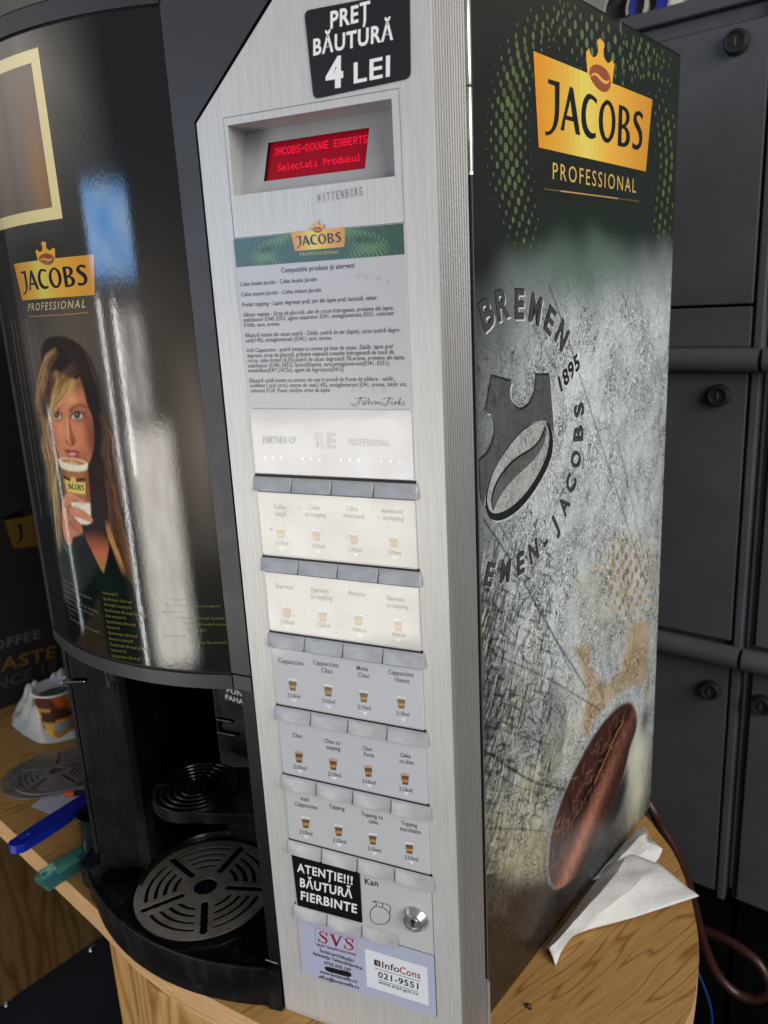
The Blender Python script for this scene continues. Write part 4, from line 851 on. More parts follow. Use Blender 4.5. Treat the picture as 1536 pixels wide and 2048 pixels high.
# service label
mb = slab(CL + .0003, .0497, CR - .0001, rz[6][1] - .0003, .0009, 'print_satin', (180, 184, 204))
mb = MB(); zl1, zl2 = rz[6][1] - .0003, zk0 - .0003; P = [(CL + .0003, .0497), (CR - .0001, .0497), (CR - .0001, zl2), (BX0 + 3 * BW + .001, zl2), (BX0 + 3 * BW + .001, zl1), (CL + .0003, zl1)]
P = [(CL + .0003, .0497), (CR - .0001, .0497), (CR - .0001, zl2), (CL + .0003, zl2)]
mb.poly([P], sF(.0009), 'print_satin', (178, 183, 205)); mb.sheet([[sF(h)(*p) for p in P + P[:1]] for h in (0, .0009)], 'print_satin', False, tuple(lin((70, 70, 74)))); sx = lambda o: sF(.0009 + o)
mb.poly([G4(645, 1580), G4(1028, 1697), G4(1038, 1930), G4(658, 1810)], sx(lay(0)), 'print_satin', (226, 230, 236), fF)
def serif(mb, ch, raw, sx, col, col2=None):
    a, b_, c = map(np.array, raw); cvx = lambda p: a + (b_ - a) * p[0] + (c - a) * p[1]
    if ch == 'S':
        mid = [(.80, .78), (.66, .93), (.45, .965), (.27, .90), (.22, .77), (.32, .64), (.58, .50), (.76, .37), (.80, .22), (.68, .07), (.45, .03), (.25, .10), (.14, .26)]
        wd = [.03, .05, .07, .10, .14, .17, .20, .17, .14, .10, .07, .05, .03]; Q1, Q2 = [], []
        Pm = [np.array(p) for p in mid]
        for i, p in enumerate(Pm):
            t_ = Pm[min(i + 1, 12)] - Pm[max(i - 1, 0)]; n_ = np.array([-t_[1], t_[0]]) / np.linalg.norm(t_); Q1.append(p + n_ * wd[i] / 2); Q2.append(p - n_ * wd[i] / 2)
        A1 = spline(Q1, 4); A2 = spline(Q2, 4); mb.sheet([[sx(lay(1))(*cvx(p)) for p in A1], [sx(lay(1))(*cvx(p)) for p in A2]], 'print_satin', False, tuple(lin(col)))
        mb.poly([(.76, .99), (.86, .99), (.84, .66), (.79, .66), (.74, .84)], sx(lay(2)), 'print_satin', col, cvx); mb.poly([(.08, .02), (.17, .02), (.20, .16), (.14, .34), (.10, .34)], sx(lay(2)), 'print_satin', col, cvx)
    else:
        mb.poly([(.12, .95), (.32, .95), (.60, .22), (.52, -.02), (.46, -.02)], sx(lay(1)), 'print_satin', col, cvx); mb.poly([(.76, .95), (.84, .95), (.54, .02), (.48, .05)], sx(lay(2)), 'print_satin', col2 or col, cvx)
        for u in (.04, .66): mb.rect(*(0, 0, 0, 0), sx(0), 'print_satin', col) if False else mb.poly([(u, .92), (u + (.36 if u < .3 else .30), .92), (u + (.36 if u < .3 else .30), .98), (u, .98)], sx(lay(2)), 'print_satin', col, cvx)
red, navy = (150, 26, 44), (36, 26, 34)
b0, b1 = np.array(G4(355, 1538)), np.array(G4(585, 1596))
for k, ch in enumerate('SVS'):
    f0, f1 = [(0, .31), (.30, .70), (.69, 1)][k]; a, b_ = b0 + (b1 - b0) * f0, b0 + (b1 - b0) * f1; serif(mb, ch, (fF(a), fF(b_), fF(a - np.array([0, 23]))), sx, red, navy)
mb.stroke([G4(342, 1452), G4(345, 1548), G4(593, 1614), G4(590, 1520), G4(342, 1452)], .00045, sx(lay(0)), 'print_satin', (196, 84, 104), fF)
for x0_, x1_, y0_, y1_, cc in ((352, 590, 1557, 1622, (150, 40, 60)),): mb.text('SMART VENDING SOLUTIONS', G4(x0_, y0_ + 4), G4(x1_, y1_ + 4), 11 / 3.066, fF, sx(lay(1)), 'print_satin', (90, 30, 44), .02)
for t_, x0_, y0_, x1_, y1_ in [('Închirieri/Vânzări', 370, 1600, 578, 1664), ('Asistența Tehnică/Service', 327, 1616, 630, 1710), ('0725.535.109', 398, 1674, 560, 1722), ('www.luciancaffe.ro', 370, 1728, 598, 1792), ('office@luciancaffe.ro', 363, 1758, 610, 1828)]:
    mb.text(t_, G4(x0_, y0_), G4(x1_, y1_), 19 / 3.066, fF, sx(lay(1)), 'print_satin', (40, 38, 46), .03)
mb.poly(smooth2([G4(*p) for p in [(402, 1690), (440, 1694), (480, 1708), (530, 1716), (562, 1730), (566, 1748), (550, 1756), (510, 1746), (470, 1734), (430, 1724), (403, 1712)]], 2, True, 80), sx(lay(1)), 'print_satin', (22, 22, 24), fF)
mb.poly([G4(702, 1645), G4(740, 1656), G4(743, 1692), G4(704, 1680)], sx(lay(1)), 'print_satin', (34, 52, 96), fF); mb.poly([G4(716, 1654), G4(732, 1660), G4(734, 1682), G4(722, 1680)], sx(lay(2)), 'print_satin', (206, 130, 70), fF)
mb.text('Info', G4(752, 1697), G4(858, 1728), 40 / 3.066, fF, sx(lay(1)), 'print_satin', (30, 32, 44), .012); mb.text('Cons', G4(860, 1730), G4(986, 1766), 42 / 3.066, fF, sx(lay(1)), 'print_satin', (160, 34, 40), .014)
mb.stroke([G4(705, 1698), G4(986, 1782)], .0005, sx(lay(1)), 'print_satin', (40, 40, 48), fF); mb.stroke([G4(728, 1770), G4(972, 1846)], .0005, sx(lay(1)), 'print_satin', (40, 40, 48), fF)
mb.text('021-9551', G4(727, 1755), G4(974, 1830), 36 / 3.066, fF, sx(lay(1)), 'print_satin', (28, 30, 36), .022); mb.text('www.anpc.gov.ro', G4(730, 1792), G4(972, 1868), 20 / 3.066, fF, sx(lay(1)), 'print_satin', (40, 42, 48), .014)
part(mb, 'service_label')

# black frame left of the silver panel (upper bezel and column beside the cup bay)
mb = MB(); xb = C0[0] + RC * math.sin(.3082) ; xb = -.1662
mb.poly([(xb, .3296), (XL - .0012, .3296), (XL - .0012, .734), (dx - .0014, oz + .002), (xb, oz + .002)], sF(.0006), 'charcoal_plastic', (255, 255, 255))
mb.quad((XL - .0012, -.0006, .3296), (XL - .0012, .03, .3296), (XL - .0012, .03, .734), (XL - .0012, -.0006, .734), 'deep_black'); mb.quad((XL - .0012, -.0006, .734), (XL - .0012, .03, .734), (dx - .0014, .03, oz + .002), (dx - .0014, -.0006, oz + .002), 'deep_black')
mb.rect(xb, .3278, XL - .0015, .3296, sF(-.003), 'deep_black', (255, 255, 255)); mb.box((xb, -.0004, .3155), (XL - .0018, .01, .3278), 'charcoal_plastic'); part(mb, 'door_bezel')
mb = MB(); mb.box((-.1600, .0006, .0452), (-.1478, .018, .3154), 'black_plastic'); mb.box((-.1478, .004, .001), (-.1471, .018, .3154), 'deep_black'); part(mb, 'bay_column', bevel=.0008)

# bowed door with its poster
UL, UR = fC((106, 1246))[0], fC((463, 1345))[0]; ZB, ZT = .3302, .8055
def poster():
    cv = Canvas(UL, ZB, UR, ZT, .00068); U, V = cv.U, cv.V
    A = lambda *P: [fC((60 + x / 6.4, 640 + y / 6.4)) for x, y in P]; B = lambda *P: [fC((80 + x / 6.4, 880 + y / 6.4)) for x, y in P]; X = lambda *P: [fC(p) for p in P]
    cv.img[:] = lin((22, 24, 24)); px = .00038
    s6 = px / 6.4 * 1.05
    cv.blob(fC((150, 690)), .055, .05, (96, 86, 76), .9); cv.blob(fC((260, 760)), .05, .09, (74, 66, 60), .7); cv.blob(fC((380, 900)), .05, .10, (70, 62, 54), .75)
    cv.blob(fC((140, 1180)), .12, .04, (14, 26, 20), .5); cv.blob(fC((265, 1190)), .03, .03, (20, 36, 26), .6); cv.blob(fC((70, 720)), .010, .035, (92, 84, 76), .7)
    for k in range(12):                                   # slatted wall in the picture
        x = 14 + k * 7.6; cv.line(X((x, 640), (x + 26, 800), (x + 54, 980), (x + 92, 1240)), .0008 + .0005 * (k % 2), (150, 118, 96) if k % 3 else (84, 70, 60), .8 * max(0, 1 - k / 11))
    # dark hair mass
    cv.fill(smooth2(A((140, 400), (160, 310), (195, 250), (260, 212), (350, 200), (470, 222), (560, 262), (640, 330), (705, 430), (755, 540), (795, 680), (845, 820), (885, 950), (905, 1100), (930, 1250), (960, 1400), (985, 1600), (1040, 1900), (1120, 2300), (1180, 2800), (760, 2700), (700, 1900), (240, 1500), (150, 900)), 2, True, 90), (34, 25, 22), s6 * 14)
    cv.fill(B((620, 300), (900, 300), (960, 800), (900, 1180), (640, 1220), (560, 1100), (640, 700)), (42, 27, 25), s6 * 26, .9)
    # jacket and jumper
    cv.fill(smooth2(B((0, 300), (60, 290), (130, 420), (190, 800), (240, 1300), (420, 1350), (600, 1300), (810, 1720), (880, 1380), (1010, 1620), (1140, 1950), (1150, 2600), (-100, 2600)), 1, True, 90), (14, 21, 19), s6 * 14)
    cv.blob(B((870, 1850))[0], .014, .016, (24, 40, 30), .5)
    # neck and chest
    sl, mk = cv.mask(B((560, 1180), (700, 1140), (810, 1170), (872, 1290), (880, 1390), (852, 1550), (812, 1705), (760, 1620), (680, 1450), (600, 1290)), s6 * 10); tv = np.clip((cv.V[sl] - B((812, 1705))[0][1]) / (B((700, 1180))[0][1] - B((812, 1705))[0][1]), 0, 1)[..., None]
    cc = np.where(tv < .5, lin((150, 124, 66)) * (1 - tv * 2) + lin((176, 96, 66)) * tv * 2, lin((176, 96, 66)) * (2 - 2 * tv) + lin((62, 32, 26)) * (2 * tv - 1)); cv.put(sl, mk, cc)
    # face
    face = smooth2(A((330, 1110), (400, 980), (480, 900), (560, 820), (630, 730), (670, 840), (705, 980), (735, 1110), (788, 1210), (808, 1340), (818, 1500), (808, 1650), (788, 1740), (755, 1830), (700, 1900), (420, 1900), (360, 1720), (320, 1600), (290, 1480), (266, 1380), (262, 1280), (295, 1180)), 2, True, 90)
    cv.fill(face, (200, 126, 88), s6 * 12)
    sl, fm = cv.mask(face, s6 * 10)
    def fblob(c, ru, rv, col, a, rot=0):
        keep = cv.img.copy(); cv.blob(A(c)[0], ru * s6, rv * s6, col, a, rot); full = np.zeros(U.shape); full[sl] = fm; cv.img = keep * (1 - full[..., None]) + cv.img * full[..., None]
    fblob((800, 1500), 150, 460, (104, 50, 38), .9); fblob((740, 1250), 80, 150, (150, 78, 56), .5); fblob((520, 1000), 110, 120, (222, 156, 112), .8); fblob((390, 1380), 80, 110, (226, 152, 110), .75)
    fblob((640, 1400), 70, 80, (206, 128, 88), .6); fblob((640, 800), 120, 110, (104, 58, 42), .75); fblob((330, 1600), 70, 160, (148, 76, 58), .5); fblob((560, 1850), 160, 60, (128, 64, 52), .7); fblob((480, 1590), 60, 40, (206, 126, 96), .6)
    fblob((290, 1400), 40, 160, (150, 76, 58), .55); fblob((690, 1780), 80, 120, (132, 66, 46), .6)
    # nose
    cv.fill(A((505, 1200), (520, 1330), (545, 1440), (582, 1520), (575, 1580), (530, 1600), (512, 1500), (500, 1360)), (122, 62, 46), s6 * 16, .75); cv.line(A((478, 1280), (478, 1400), (486, 1500)), s6 * 26, (238, 176, 138), .7, s6 * 14)
    cv.line(spline(A((455, 1545), (480, 1590), (520, 1608), (560, 1592), (582, 1556)), 6), s6 * 14, (96, 44, 34), .85, s6 * 6); cv.blob(A((545, 1576))[0], s6 * 26, s6 * 14, (50, 20, 16), .9); cv.blob(A((478, 1566))[0], s6 * 16, s6 * 12, (70, 30, 24), .8)
    # eyes
    for (ex, ey, rx, ry, ix, iy, ir) in ((347, 1232, 54, 44, 340, 1220, 35), (603, 1228, 80, 47, 603, 1216, 43)):
        cv.blob(A((ex + 6, ey - 10))[0], s6 * rx * 1.6, s6 * ry * 1.9, (104, 54, 40), .75)
        cv.fill(smooth2(A((ex - rx, ey + 18), (ex - rx * .5, ey - ry * .8), (ex + rx * .1, ey - ry), (ex + rx * .7, ey - ry * .55), (ex + rx, ey + 8), (ex + rx * .55, ey + ry * .75), (ex - rx * .1, ey + ry), (ex - rx * .7, ey + ry * .7)), 2, True, 90), (206, 184, 170), s6 * 7)
        cv.fill([A(p)[0] for p in ellipse((ix, iy), ir, ir * 1.15, 0, 20)], (64, 58, 46), s6 * 6); cv.fill([A(p)[0] for p in ellipse((ix, iy), ir * .5, ir * .55, 0, 16)], (10, 9, 9), s6 * 5); cv.blob(A((ix - 6, iy - 10))[0], s6 * 9, s6 * 9, (250, 246, 240), .95)
        cv.line(spline(A((ex - rx * 1.1, ey + 22), (ex - rx * .6, ey - ry * .75), (ex + rx * .1, ey - ry * 1.08), (ex + rx * .75, ey - ry * .7), (ex + rx * 1.2, ey + 4)), 6), s6 * 22, (26, 16, 14), .95, s6 * 7)
        cv.line(spline(A((ex - rx * .6, ey + ry * .85), (ex, ey + ry * 1.12), (ex + rx * .7, ey + ry * .75), (ex + rx * 1.05, ey + 10)), 6), s6 * 9, (70, 36, 30), .75, s6 * 6)
        cv.line(A((ex + rx * .8, ey - ry * .5), (ex + rx * 1.35, ey - ry * 1.0)), s6 * 12, (26, 16, 14), .8)
    cv.line(spline(A((512, 1168), (540, 1128), (600, 1098), (660, 1090), (710, 1110)), 6), np.linspace(s6 * 44, s6 * 20, 25), (66, 36, 27), .85, s6 * 16); cv.line(spline(A((318, 1096), (345, 1118), (382, 1156)), 6), s6 * 24, (84, 48, 36), .85, s6 * 9)
    # mouth
    cv.fill(smooth2(A((432, 1668), (480, 1655), (505, 1652), (532, 1672), (565, 1658), (610, 1672), (655, 1702), (620, 1722), (540, 1716), (475, 1716)), 2, True, 90), (140, 52, 52), s6 * 10); cv.fill(A((490, 1708), (540, 1700), (590, 1706), (570, 1732), (510, 1732)), (206, 172, 162), s6 * 8)
    cv.fill(smooth2(A((465, 1722), (515, 1734), (570, 1734), (630, 1722), (645, 1752), (600, 1790), (530, 1790), (480, 1768)), 2, True, 90), (160, 62, 66), s6 * 12); cv.blob(A((540, 1752))[0], s6 * 50, s6 * 12, (214, 110, 112), .7)
    # hair strands: fringe and left side, right side
    def strands(P0_, P1_, n_, cols, w_, a=.8, jit=12):
        for k in range(n_):
            f = RNG.random(); Pm = [np.array(p) * (1 - f) + np.array(q) * f + RNG.normal(0, jit, 2) for p, q in zip(P0_, P1_)]
            c = cols[RNG.integers(len(cols))]; pts = spline([fC((60 + p[0] / 6.4, 640 + p[1] / 6.4)) for p in Pm], 5); cv.line(pts, s6 * w_ * RNG.uniform(.5, 1.4) * np.sin(np.linspace(.25, 3.0, len(pts))), c, a * RNG.uniform(.5, 1), s6 * 5)
    bl_ = [(216, 174, 104), (190, 140, 74), (150, 104, 54), (232, 198, 136), (92, 60, 34)]; br_ = [(62, 40, 30), (98, 64, 44), (44, 29, 24), (124, 84, 56), (30, 22, 20)]; dk_ = [(30, 22, 20), (46, 32, 26), (24, 18, 17)]
    cv.fill(smooth2(A((150, 560), (205, 620), (300, 690), (420, 700), (560, 762), (610, 790), (520, 880), (430, 980), (360, 1060), (310, 1150), (268, 1290), (238, 1370), (205, 1200), (170, 950), (130, 800)), 2, True, 90), (140, 98, 54), s6 * 12)
    strands([(300, 640), (330, 800), (290, 960), (250, 1120), (225, 1300)], [(600, 770), (540, 860), (440, 980), (345, 1090), (270, 1290)], 240, bl_ + [(70, 46, 30)], 9)
    strands([(180, 520), (200, 700), (190, 900), (200, 1100), (210, 1250)], [(300, 640), (310, 760), (270, 900), (240, 1080), (230, 1290)], 50, br_ + dk_, 14)
    strands([(320, 375), (200, 470), (140, 640), (95, 850), (85, 1030), (110, 1200)], [(330, 400), (230, 520), (165, 700), (125, 900), (110, 1060), (130, 1210)], 46, bl_ + br_, 7)
    strands([(110, 1200), (170, 1420), (150, 1600), (180, 1760), (230, 1980), (260, 2300)], [(240, 1290), (240, 1420), (300, 1600), (350, 1760), (330, 1980), (330, 2300)], 220, bl_ + br_, 9)
    strands([(330, 2000), (300, 2300), (340, 2700), (380, 3000)], [(300, 1900), (380, 2200), (390, 2500), (410, 2950)], 30, bl_, 10)
    strands([(300, 240), (450, 400), (560, 560), (640, 740)], [(520, 240), (690, 470), (780, 700), (850, 980)], 60, dk_ + [(60, 44, 36)], 12, .5)
    strands([(880, 1180), (930, 1380), (900, 1700), (960, 1900), (1000, 2300)], [(960, 1300), (1080, 1500), (1110, 1700), (1160, 2000), (1200, 2500)], 170, br_ + dk_ + [(150, 124, 108)], 9, .6)
    strands([(950, 2000), (1000, 2300), (1040, 2700), (1130, 3050), (1250, 3300)], [(1080, 2100), (1140, 2400), (1220, 2800), (1290, 3150), (1330, 3400)], 230, br_ + dk_ + [(170, 116, 66)], 8, .7)
    strands([(960, 2550), (1010, 2780), (1090, 3000), (1190, 3270)], [(1010, 2600), (1060, 2800), (1140, 3020), (1230, 3260)], 26, [(190, 134, 72), (206, 152, 86)], 6, .8)
    strands([(330, 375), (190, 480), (125, 650), (70, 860), (60, 1040), (95, 1220), (130, 1420), (140, 1640)], [(360, 430), (260, 580), (190, 780), (140, 980), (140, 1110), (170, 1240), (200, 1430), (230, 1650)], 60, br_ + bl_[:3] + [(120, 84, 50)], 5, .6, 22)
    strands([(250, 225), (420, 230), (600, 300), (740, 480), (840, 760), (905, 1060), (980, 1400)], [(330, 215), (500, 250), (680, 380), (790, 560), (890, 830), (950, 1100), (1040, 1420)], 50, dk_ + [(58, 42, 34)], 5, .6, 10)
    strands([(610, 740), (560, 860), (470, 960), (380, 1060)], [(690, 700), (690, 860), (720, 1000), (790, 1180)], 40, [(60, 38, 28), (96, 62, 40)], 4, .45, 10)
    strands([(560, 500), (450, 620), (330, 700), (240, 860)], [(640, 640), (560, 740), (430, 850), (320, 1020)], 60, [(70, 48, 34), (110, 76, 46), (44, 30, 25)], 6, .6, 12)
    for k in range(14): # sleeve folds
        x = 20 + k * 14; cv.line(B((x, 420 + 30 * k % 90), (x + 40, 700), (x + 60, 950)), s6 * 8, (120, 130, 120), .28)
    # cup
    cv.fill(B((258, 340), (430, 395), (612, 375), (650, 860), (655, 1065), (600, 1082), (520, 1076), (440, 990), (390, 830), (315, 690)), (158, 104, 64), s6 * 7)
    cv.fill(B((258, 340), (330, 378), (330, 690), (315, 690)), (110, 66, 42), s6 * 20, .6); cv.fill(B((560, 390), (612, 375), (650, 860), (600, 800)), (108, 66, 42), s6 * 26, .6)
    cv.fill(B((392, 792), (520, 800), (642, 806), (656, 1062), (602, 1083), (520, 1077), (430, 985)), (224, 212, 188), s6 * 7)
    cv.fill(smooth2(B((232, 250), (262, 350), (330, 385), (420, 402), (520, 404), (607, 382), (613, 305), (500, 270), (350, 235)), 1, True, 80), (226, 216, 188), s6 * 7)
    cv.fill(smooth2(B((234, 252), (262, 232), (340, 225), (470, 240), (570, 268), (613, 302), (590, 330), (500, 345), (380, 330), (280, 292)), 2, True, 90), (230, 220, 192), s6 * 7); cv.fill(smooth2(B((258, 256), (300, 240), (380, 240), (490, 258), (570, 284), (592, 306), (520, 326), (400, 314), (300, 284)), 2, True, 90), (176, 118, 56), s6 * 7)
    for x, y, r in ((400, 290, 40), (350, 288, 30), (450, 300, 34), (410, 272, 20)): cv.blob(B((x, y))[0], s6 * r, s6 * r * .5, (232, 190, 150), .85)
    cv.fill(smooth2(B((312, 505), (400, 540), (578, 545), (578, 690), (500, 690), (350, 660)), 1, True, 40), (222, 200, 104), s6 * 6)
    cv.line(B((302, 468), (390, 514)), s6 * 36, (24, 20, 16)); cv.line(B((460, 515), (568, 506)), s6 * 36, (24, 20, 16)); cv.fill(B((388, 470), (410, 500), (425, 462), (445, 500), (462, 480), (455, 540), (425, 552), (395, 540)), (222, 196, 100), s6 * 6); cv.blob(B((425, 525))[0], s6 * 20, s6 * 12, (150, 86, 40), .9)
    # hand
    sk = (200, 130, 96)
    def fin(P, c=sk): cv.fill(smooth2(B(*P), 2, True, 80), (92, 46, 34), s6 * 14, .9); Pm = np.mean(P, 0); cv.fill(smooth2(B(*[tuple(Pm + (np.array(p) - Pm) * .93) for p in P]), 2, True, 80), c, s6 * 9)
    cv.fill(smooth2(B((285, 770), (320, 700), (370, 720), (380, 830), (420, 980), (520, 1080), (555, 1190), (500, 1222), (420, 1240), (410, 1310), (390, 1350), (345, 1340), (300, 1230), (285, 1050), (280, 900)), 2, True, 90), (190, 118, 86), s6 * 9)
    fin([(420, 1010), (480, 1050), (530, 1090), (552, 1140), (552, 1210), (520, 1212), (470, 1160), (400, 1110), (360, 1060)], (186, 112, 82)); fin([(350, 850), (420, 848), (520, 880), (610, 940), (682, 1018), (664, 1056), (600, 1034), (500, 990), (420, 976), (370, 960)]); fin([(288, 770), (310, 690), (360, 660), (440, 675), (520, 740), (576, 800), (562, 824), (508, 792), (440, 765), (395, 790), (370, 850), (310, 850)])
    cv.blob(B((550, 790))[0], s6 * 24, s6 * 30, (238, 178, 156), .8, .6); cv.blob(B((660, 1025))[0], s6 * 20, s6 * 22, (234, 172, 150), .8); cv.blob(B((380, 700))[0], s6 * 50, s6 * 24, (230, 164, 128), .7); cv.blob(B((470, 910))[0], s6 * 70, s6 * 20, (228, 160, 124), .7, -.4); cv.blob(B((310, 1150))[0], s6 * 26, s6 * 120, (226, 162, 128), .6); cv.blob(B((410, 1180))[0], s6 * 60, s6 * 30, (208, 140, 108), .6)
    cv.line(spline(B((370, 1075), (420, 1100), (480, 1150), (540, 1215)), 6), s6 * 12, (84, 40, 30), .8); cv.line(spline(B((400, 975), (440, 1000), (450, 1090)), 6), s6 * 8, (96, 48, 36), .7); cv.line(B((390, 1240), (375, 1300)), s6 * 16, (120, 62, 46), .6, s6 * 12)
    for k in range(10): cv.line(B((270 + k * 3, 1180 + k * 20), (300 + k * 8, 1300 + k * 20), (330 + k * 12, 1360 + k * 16)), s6 * 7, (90, 150, 135), .45)
    for _ in range(2): cv.img[1:-1, 1:-1] = .4 * cv.img[1:-1, 1:-1] + .15 * (cv.img[:-2, 1:-1] + cv.img[2:, 1:-1] + cv.img[1:-1, :-2] + cv.img[1:-1, 2:])
    gr = RNG.random(U.shape); gr = (gr + np.roll(gr, 1, 0) + np.roll(gr, 1, 1) + np.roll(gr, (1, 1), (0, 1))) / 4
    cv.img *= (1.18 * (1 + .26 * (gr - .5)))[..., None]
    return cv
mb = MB(); PCV = poster(); PCV.mesh(mb, sC(0), 'print_film')
PG = 'print_film'
lq = [fC(p) for p in ((45, 601), (190, 590), (188, 509), (28, 528))]; logo(mb, lq, sC, PG, 0)
Bp = lambda x, y: (80 + x / 6.4, 880 + y / 6.4)
lq = [fC(Bp(*p)) for p in ((352, 662), (580, 690), (584, 545), (312, 505))]
A4 = np.c_[_bx, np.ones(4), _bx[:, 0] * _bx[:, 1]]; T4 = np.linalg.lstsq(A4, np.array(lq), rcond=None)[0]
for ch in 'JACOBS': mb.poly(LOGO[ch], sC(lay(1)), PG, (24, 20, 16), lambda p: np.array([p[0], p[1], 1, p[0] * p[1]]) @ T4)
mb.text('PROFESSIONAL', (57, 622), (171, 615), 15, fC, sC(lay(1)), PG, (206, 190, 140), .008)
mb.stroke(spline([(58, 633), (90, 631.5), (130, 629), (176, 625)], 12), .0006, sC(lay(1)), PG, (170, 140, 76), fC)
mb.text('ESTD', (57, 516), (68, 515), 8, fC, sC(lay(1)), PG, (62, 72, 62)); mb.text('1895', (111, 509), (124, 508), 8, fC, sC(lay(1)), PG, (62, 72, 62))
for i in range(13):                                       # faint printed dots
    for j in range(5):
        p = (95 + i * 12.5 + (6 if j % 2 else 0), 212 + j * 17 + i * 1.5); u = fC(p); r = .0020 * (1 - abs(i - 5) / 9)
        mb.poly(ellipse(u, r * .8, r, 0, 12), sC(lay(0)), PG, (36, 40, 38))
E5 = lambda x, y: (x / 3, 900 + y / 3)
lines = ['Cafea lungă XL', '12g cafea boabe, 210 ml apă', 'Cafea lungă cu topping XL', '12g cafea boabe, 185 ml apă, 4g topping', 'Cafea americană XL', '12g cafea boabe, 230 ml apă', 'Espresso XL', '12g cafea boabe, 120 ml apă', 'Espresso cu topping XL', '12g cafea boabe, 90 ml apă, 6g topping', 'Cappuccino XL', '12g cafea boabe, 220 ml apă']
for k, t_ in enumerate(lines):
    x, y = 613 + k * 5.2, 862 + k * 34.2; V, F_, W = glyphs(t_); mb.text(t_, E5(x, y), E5(x + W * 15.5, y + W * 2.1), 5.2, fC, sC(lay(1)), PG, (124, 124, 54))
lines = ['Cappuccino XL', '12g cafea, 215 ml apă, pulbere irish cappucino', 'Espresso cu cacao', '12g cafea boabe, 220 ml apă, 7g topping', 'Băutură instant cu pulbere de cacao', '22g cacao pudră', 'Choc cu topping XL', 'apă, topping, 25g cacao pudră']
for k, t_ in enumerate(lines):
    x1, y = [1130, 1325, 1100, 1345, 1362, 1238, 1120, 1358][k], 905 + k * 36.5; V, F_, W = glyphs(t_); mb.text(t_, E5(x1 - W * 18, y - W * .2), E5(x1, y), 5, fC, sC(lay(1)), PG, (112, 112, 60))
lines = ['Cappuccino L', '12g cafea, pulbere irish cappucino', 'Espresso L', '4g cafea boabe, 150 ml apă, 4g topping', '10g instant cu pulbere de cacao L', '15g cacao pudră', 'Choc L', '12g cafea, topping, 20g cacao pudră']
for k, t_ in enumerate(lines):
    x, y = 376 + k * 6, 778 + k * 33; V, F_, W = glyphs(t_); mb.text(t_, E5(x, y), E5(x + W * 12.5, y + W * 6.5), 5, fC, sC(lay(1)), PG, (112, 112, 104))
lines = ['Cafea lungă M', '8g cafea boabe', 'Cafea cu topping', '8g cafea boabe, 4g', 'Espresso M', '8g cafea, 80 ml apă', 'Ristretto', '8g cafea, 40 ml', 'Ceai M', '10g ceai, 150 ml apă', 'Topping', '7g topping, 120 ml']
for k, t_ in enumerate(lines):
    x, y = 272 + k * 5, 690 + k * 34; V, F_, W = glyphs(t_); mb.text(t_, E5(x, y), E5(x + W * 8, y + W * 10), 5, fC, sC(lay(1)), PG, (60, 60, 58))
# cream-framed window printed at the upper left
wq = [(-60, 464), (123, 437), (79, 94), (-60, 135)]; wi = [(-60, 436), (102, 415), (66, 125), (-60, 165)]
def cylq(P, n=10):
    a, b_, c, d_ = [np.array(fC(p)) for p in P]; return a, b_, c, d_
o1 = [fC(p) for p in ((0.5, 460), (60, 452), (123, 437), (110, 330), (95, 215), (79, 94), (40, 103), (.5, 120))]; i1 = [fC(p) for p in ((.5, 432), (50, 426), (102, 415), (90, 320), (78, 220), (66, 125), (30, 136), (.5, 148))]
zw0, zw1 = o1[2][1], o1[5][1]; uw = (o1[2][0] + o1[5][0]) / 2; zi0, zi1 = i1[2][1], i1[5][1]; ui = (i1[2][0] + i1[5][0]) / 2
for (ua, ub, za, zb) in ((UL + .002, uw, zw0, zi0), (UL + .002, uw, zi1, zw1), (ui, uw, zi0, zi1)): mb.rect(ua, za, ub, zb, sC(lay(1)), PG, (226, 210, 150), 12)
cvw = Canvas(UL + .002, zi0, ui, zi1, .002); cvw.img[:] = lin((104, 92, 84)); cvw.blob(fC((75, 330)), .012, .04, (150, 106, 48), .8); cvw.blob(fC((40, 160)), .05, .03, (120, 108, 100), .6); cvw.blob(fC((20, 300)), .006, .08, (84, 74, 68), .7); cvw.mesh(mb, sC(lay(1)), 'print_gloss')
pst = part(mb, 'poster', smooth=30)
mb = MB(); Rl = .0012
def band(mb, r, z0, z1, mat, u0=UL, u1=UR, n_=30): mb.sheet([[sC(r)(u, z) for u in np.linspace(u0, u1, n_)] for z in (z0, z1)], mat)
def bandring(mb, r0, r1, z, mat): mb.sheet([[sC(r)(u, z) for u in np.linspace(UL, UR, 30)] for r in (r0, r1)], mat)
mb2 = MB(); band(mb2, -.0006, .3155, .8185, 'deep_black'); bandring(mb2, -.0006, -.03, .3155, 'black_plastic')
band(mb2, .0012, .3155, .3278, 'charcoal_plastic'); bandring(mb2, .0012, -.0006, .3278, 'charcoal_plastic'); bandring(mb2, .0012, -.03, .3155, 'charcoal_plastic')
part(mb2, 'door_shell', smooth=30)
mb = MB(); band(mb, .0016, .8072, .8195, 'charcoal_plastic'); bandring(mb, .0016, -.002, .8072, 'charcoal_plastic'); bandring(mb, .0016, -.002, .8202, 'charcoal_plastic')
mb.sheet([[sC(.0016)(u, .8195) for u in np.linspace(UL, UR, 30)], [sC(.0010)(u, .8202) for u in np.linspace(UL, UR, 30)]], 'charcoal_plastic'); mb.sheet([[sC(-.002)(u, .8202) for u in np.linspace(UL, UR, 30)], [(x, .16, .822) for x in np.linspace(-.41, -.13, 30)]], 'charcoal_plastic')
part(mb, 'lid', smooth=30)
mb = MB(); e0 = sC(0)(UL, 0)[:2]; nl = np.array([-.0215, .027])
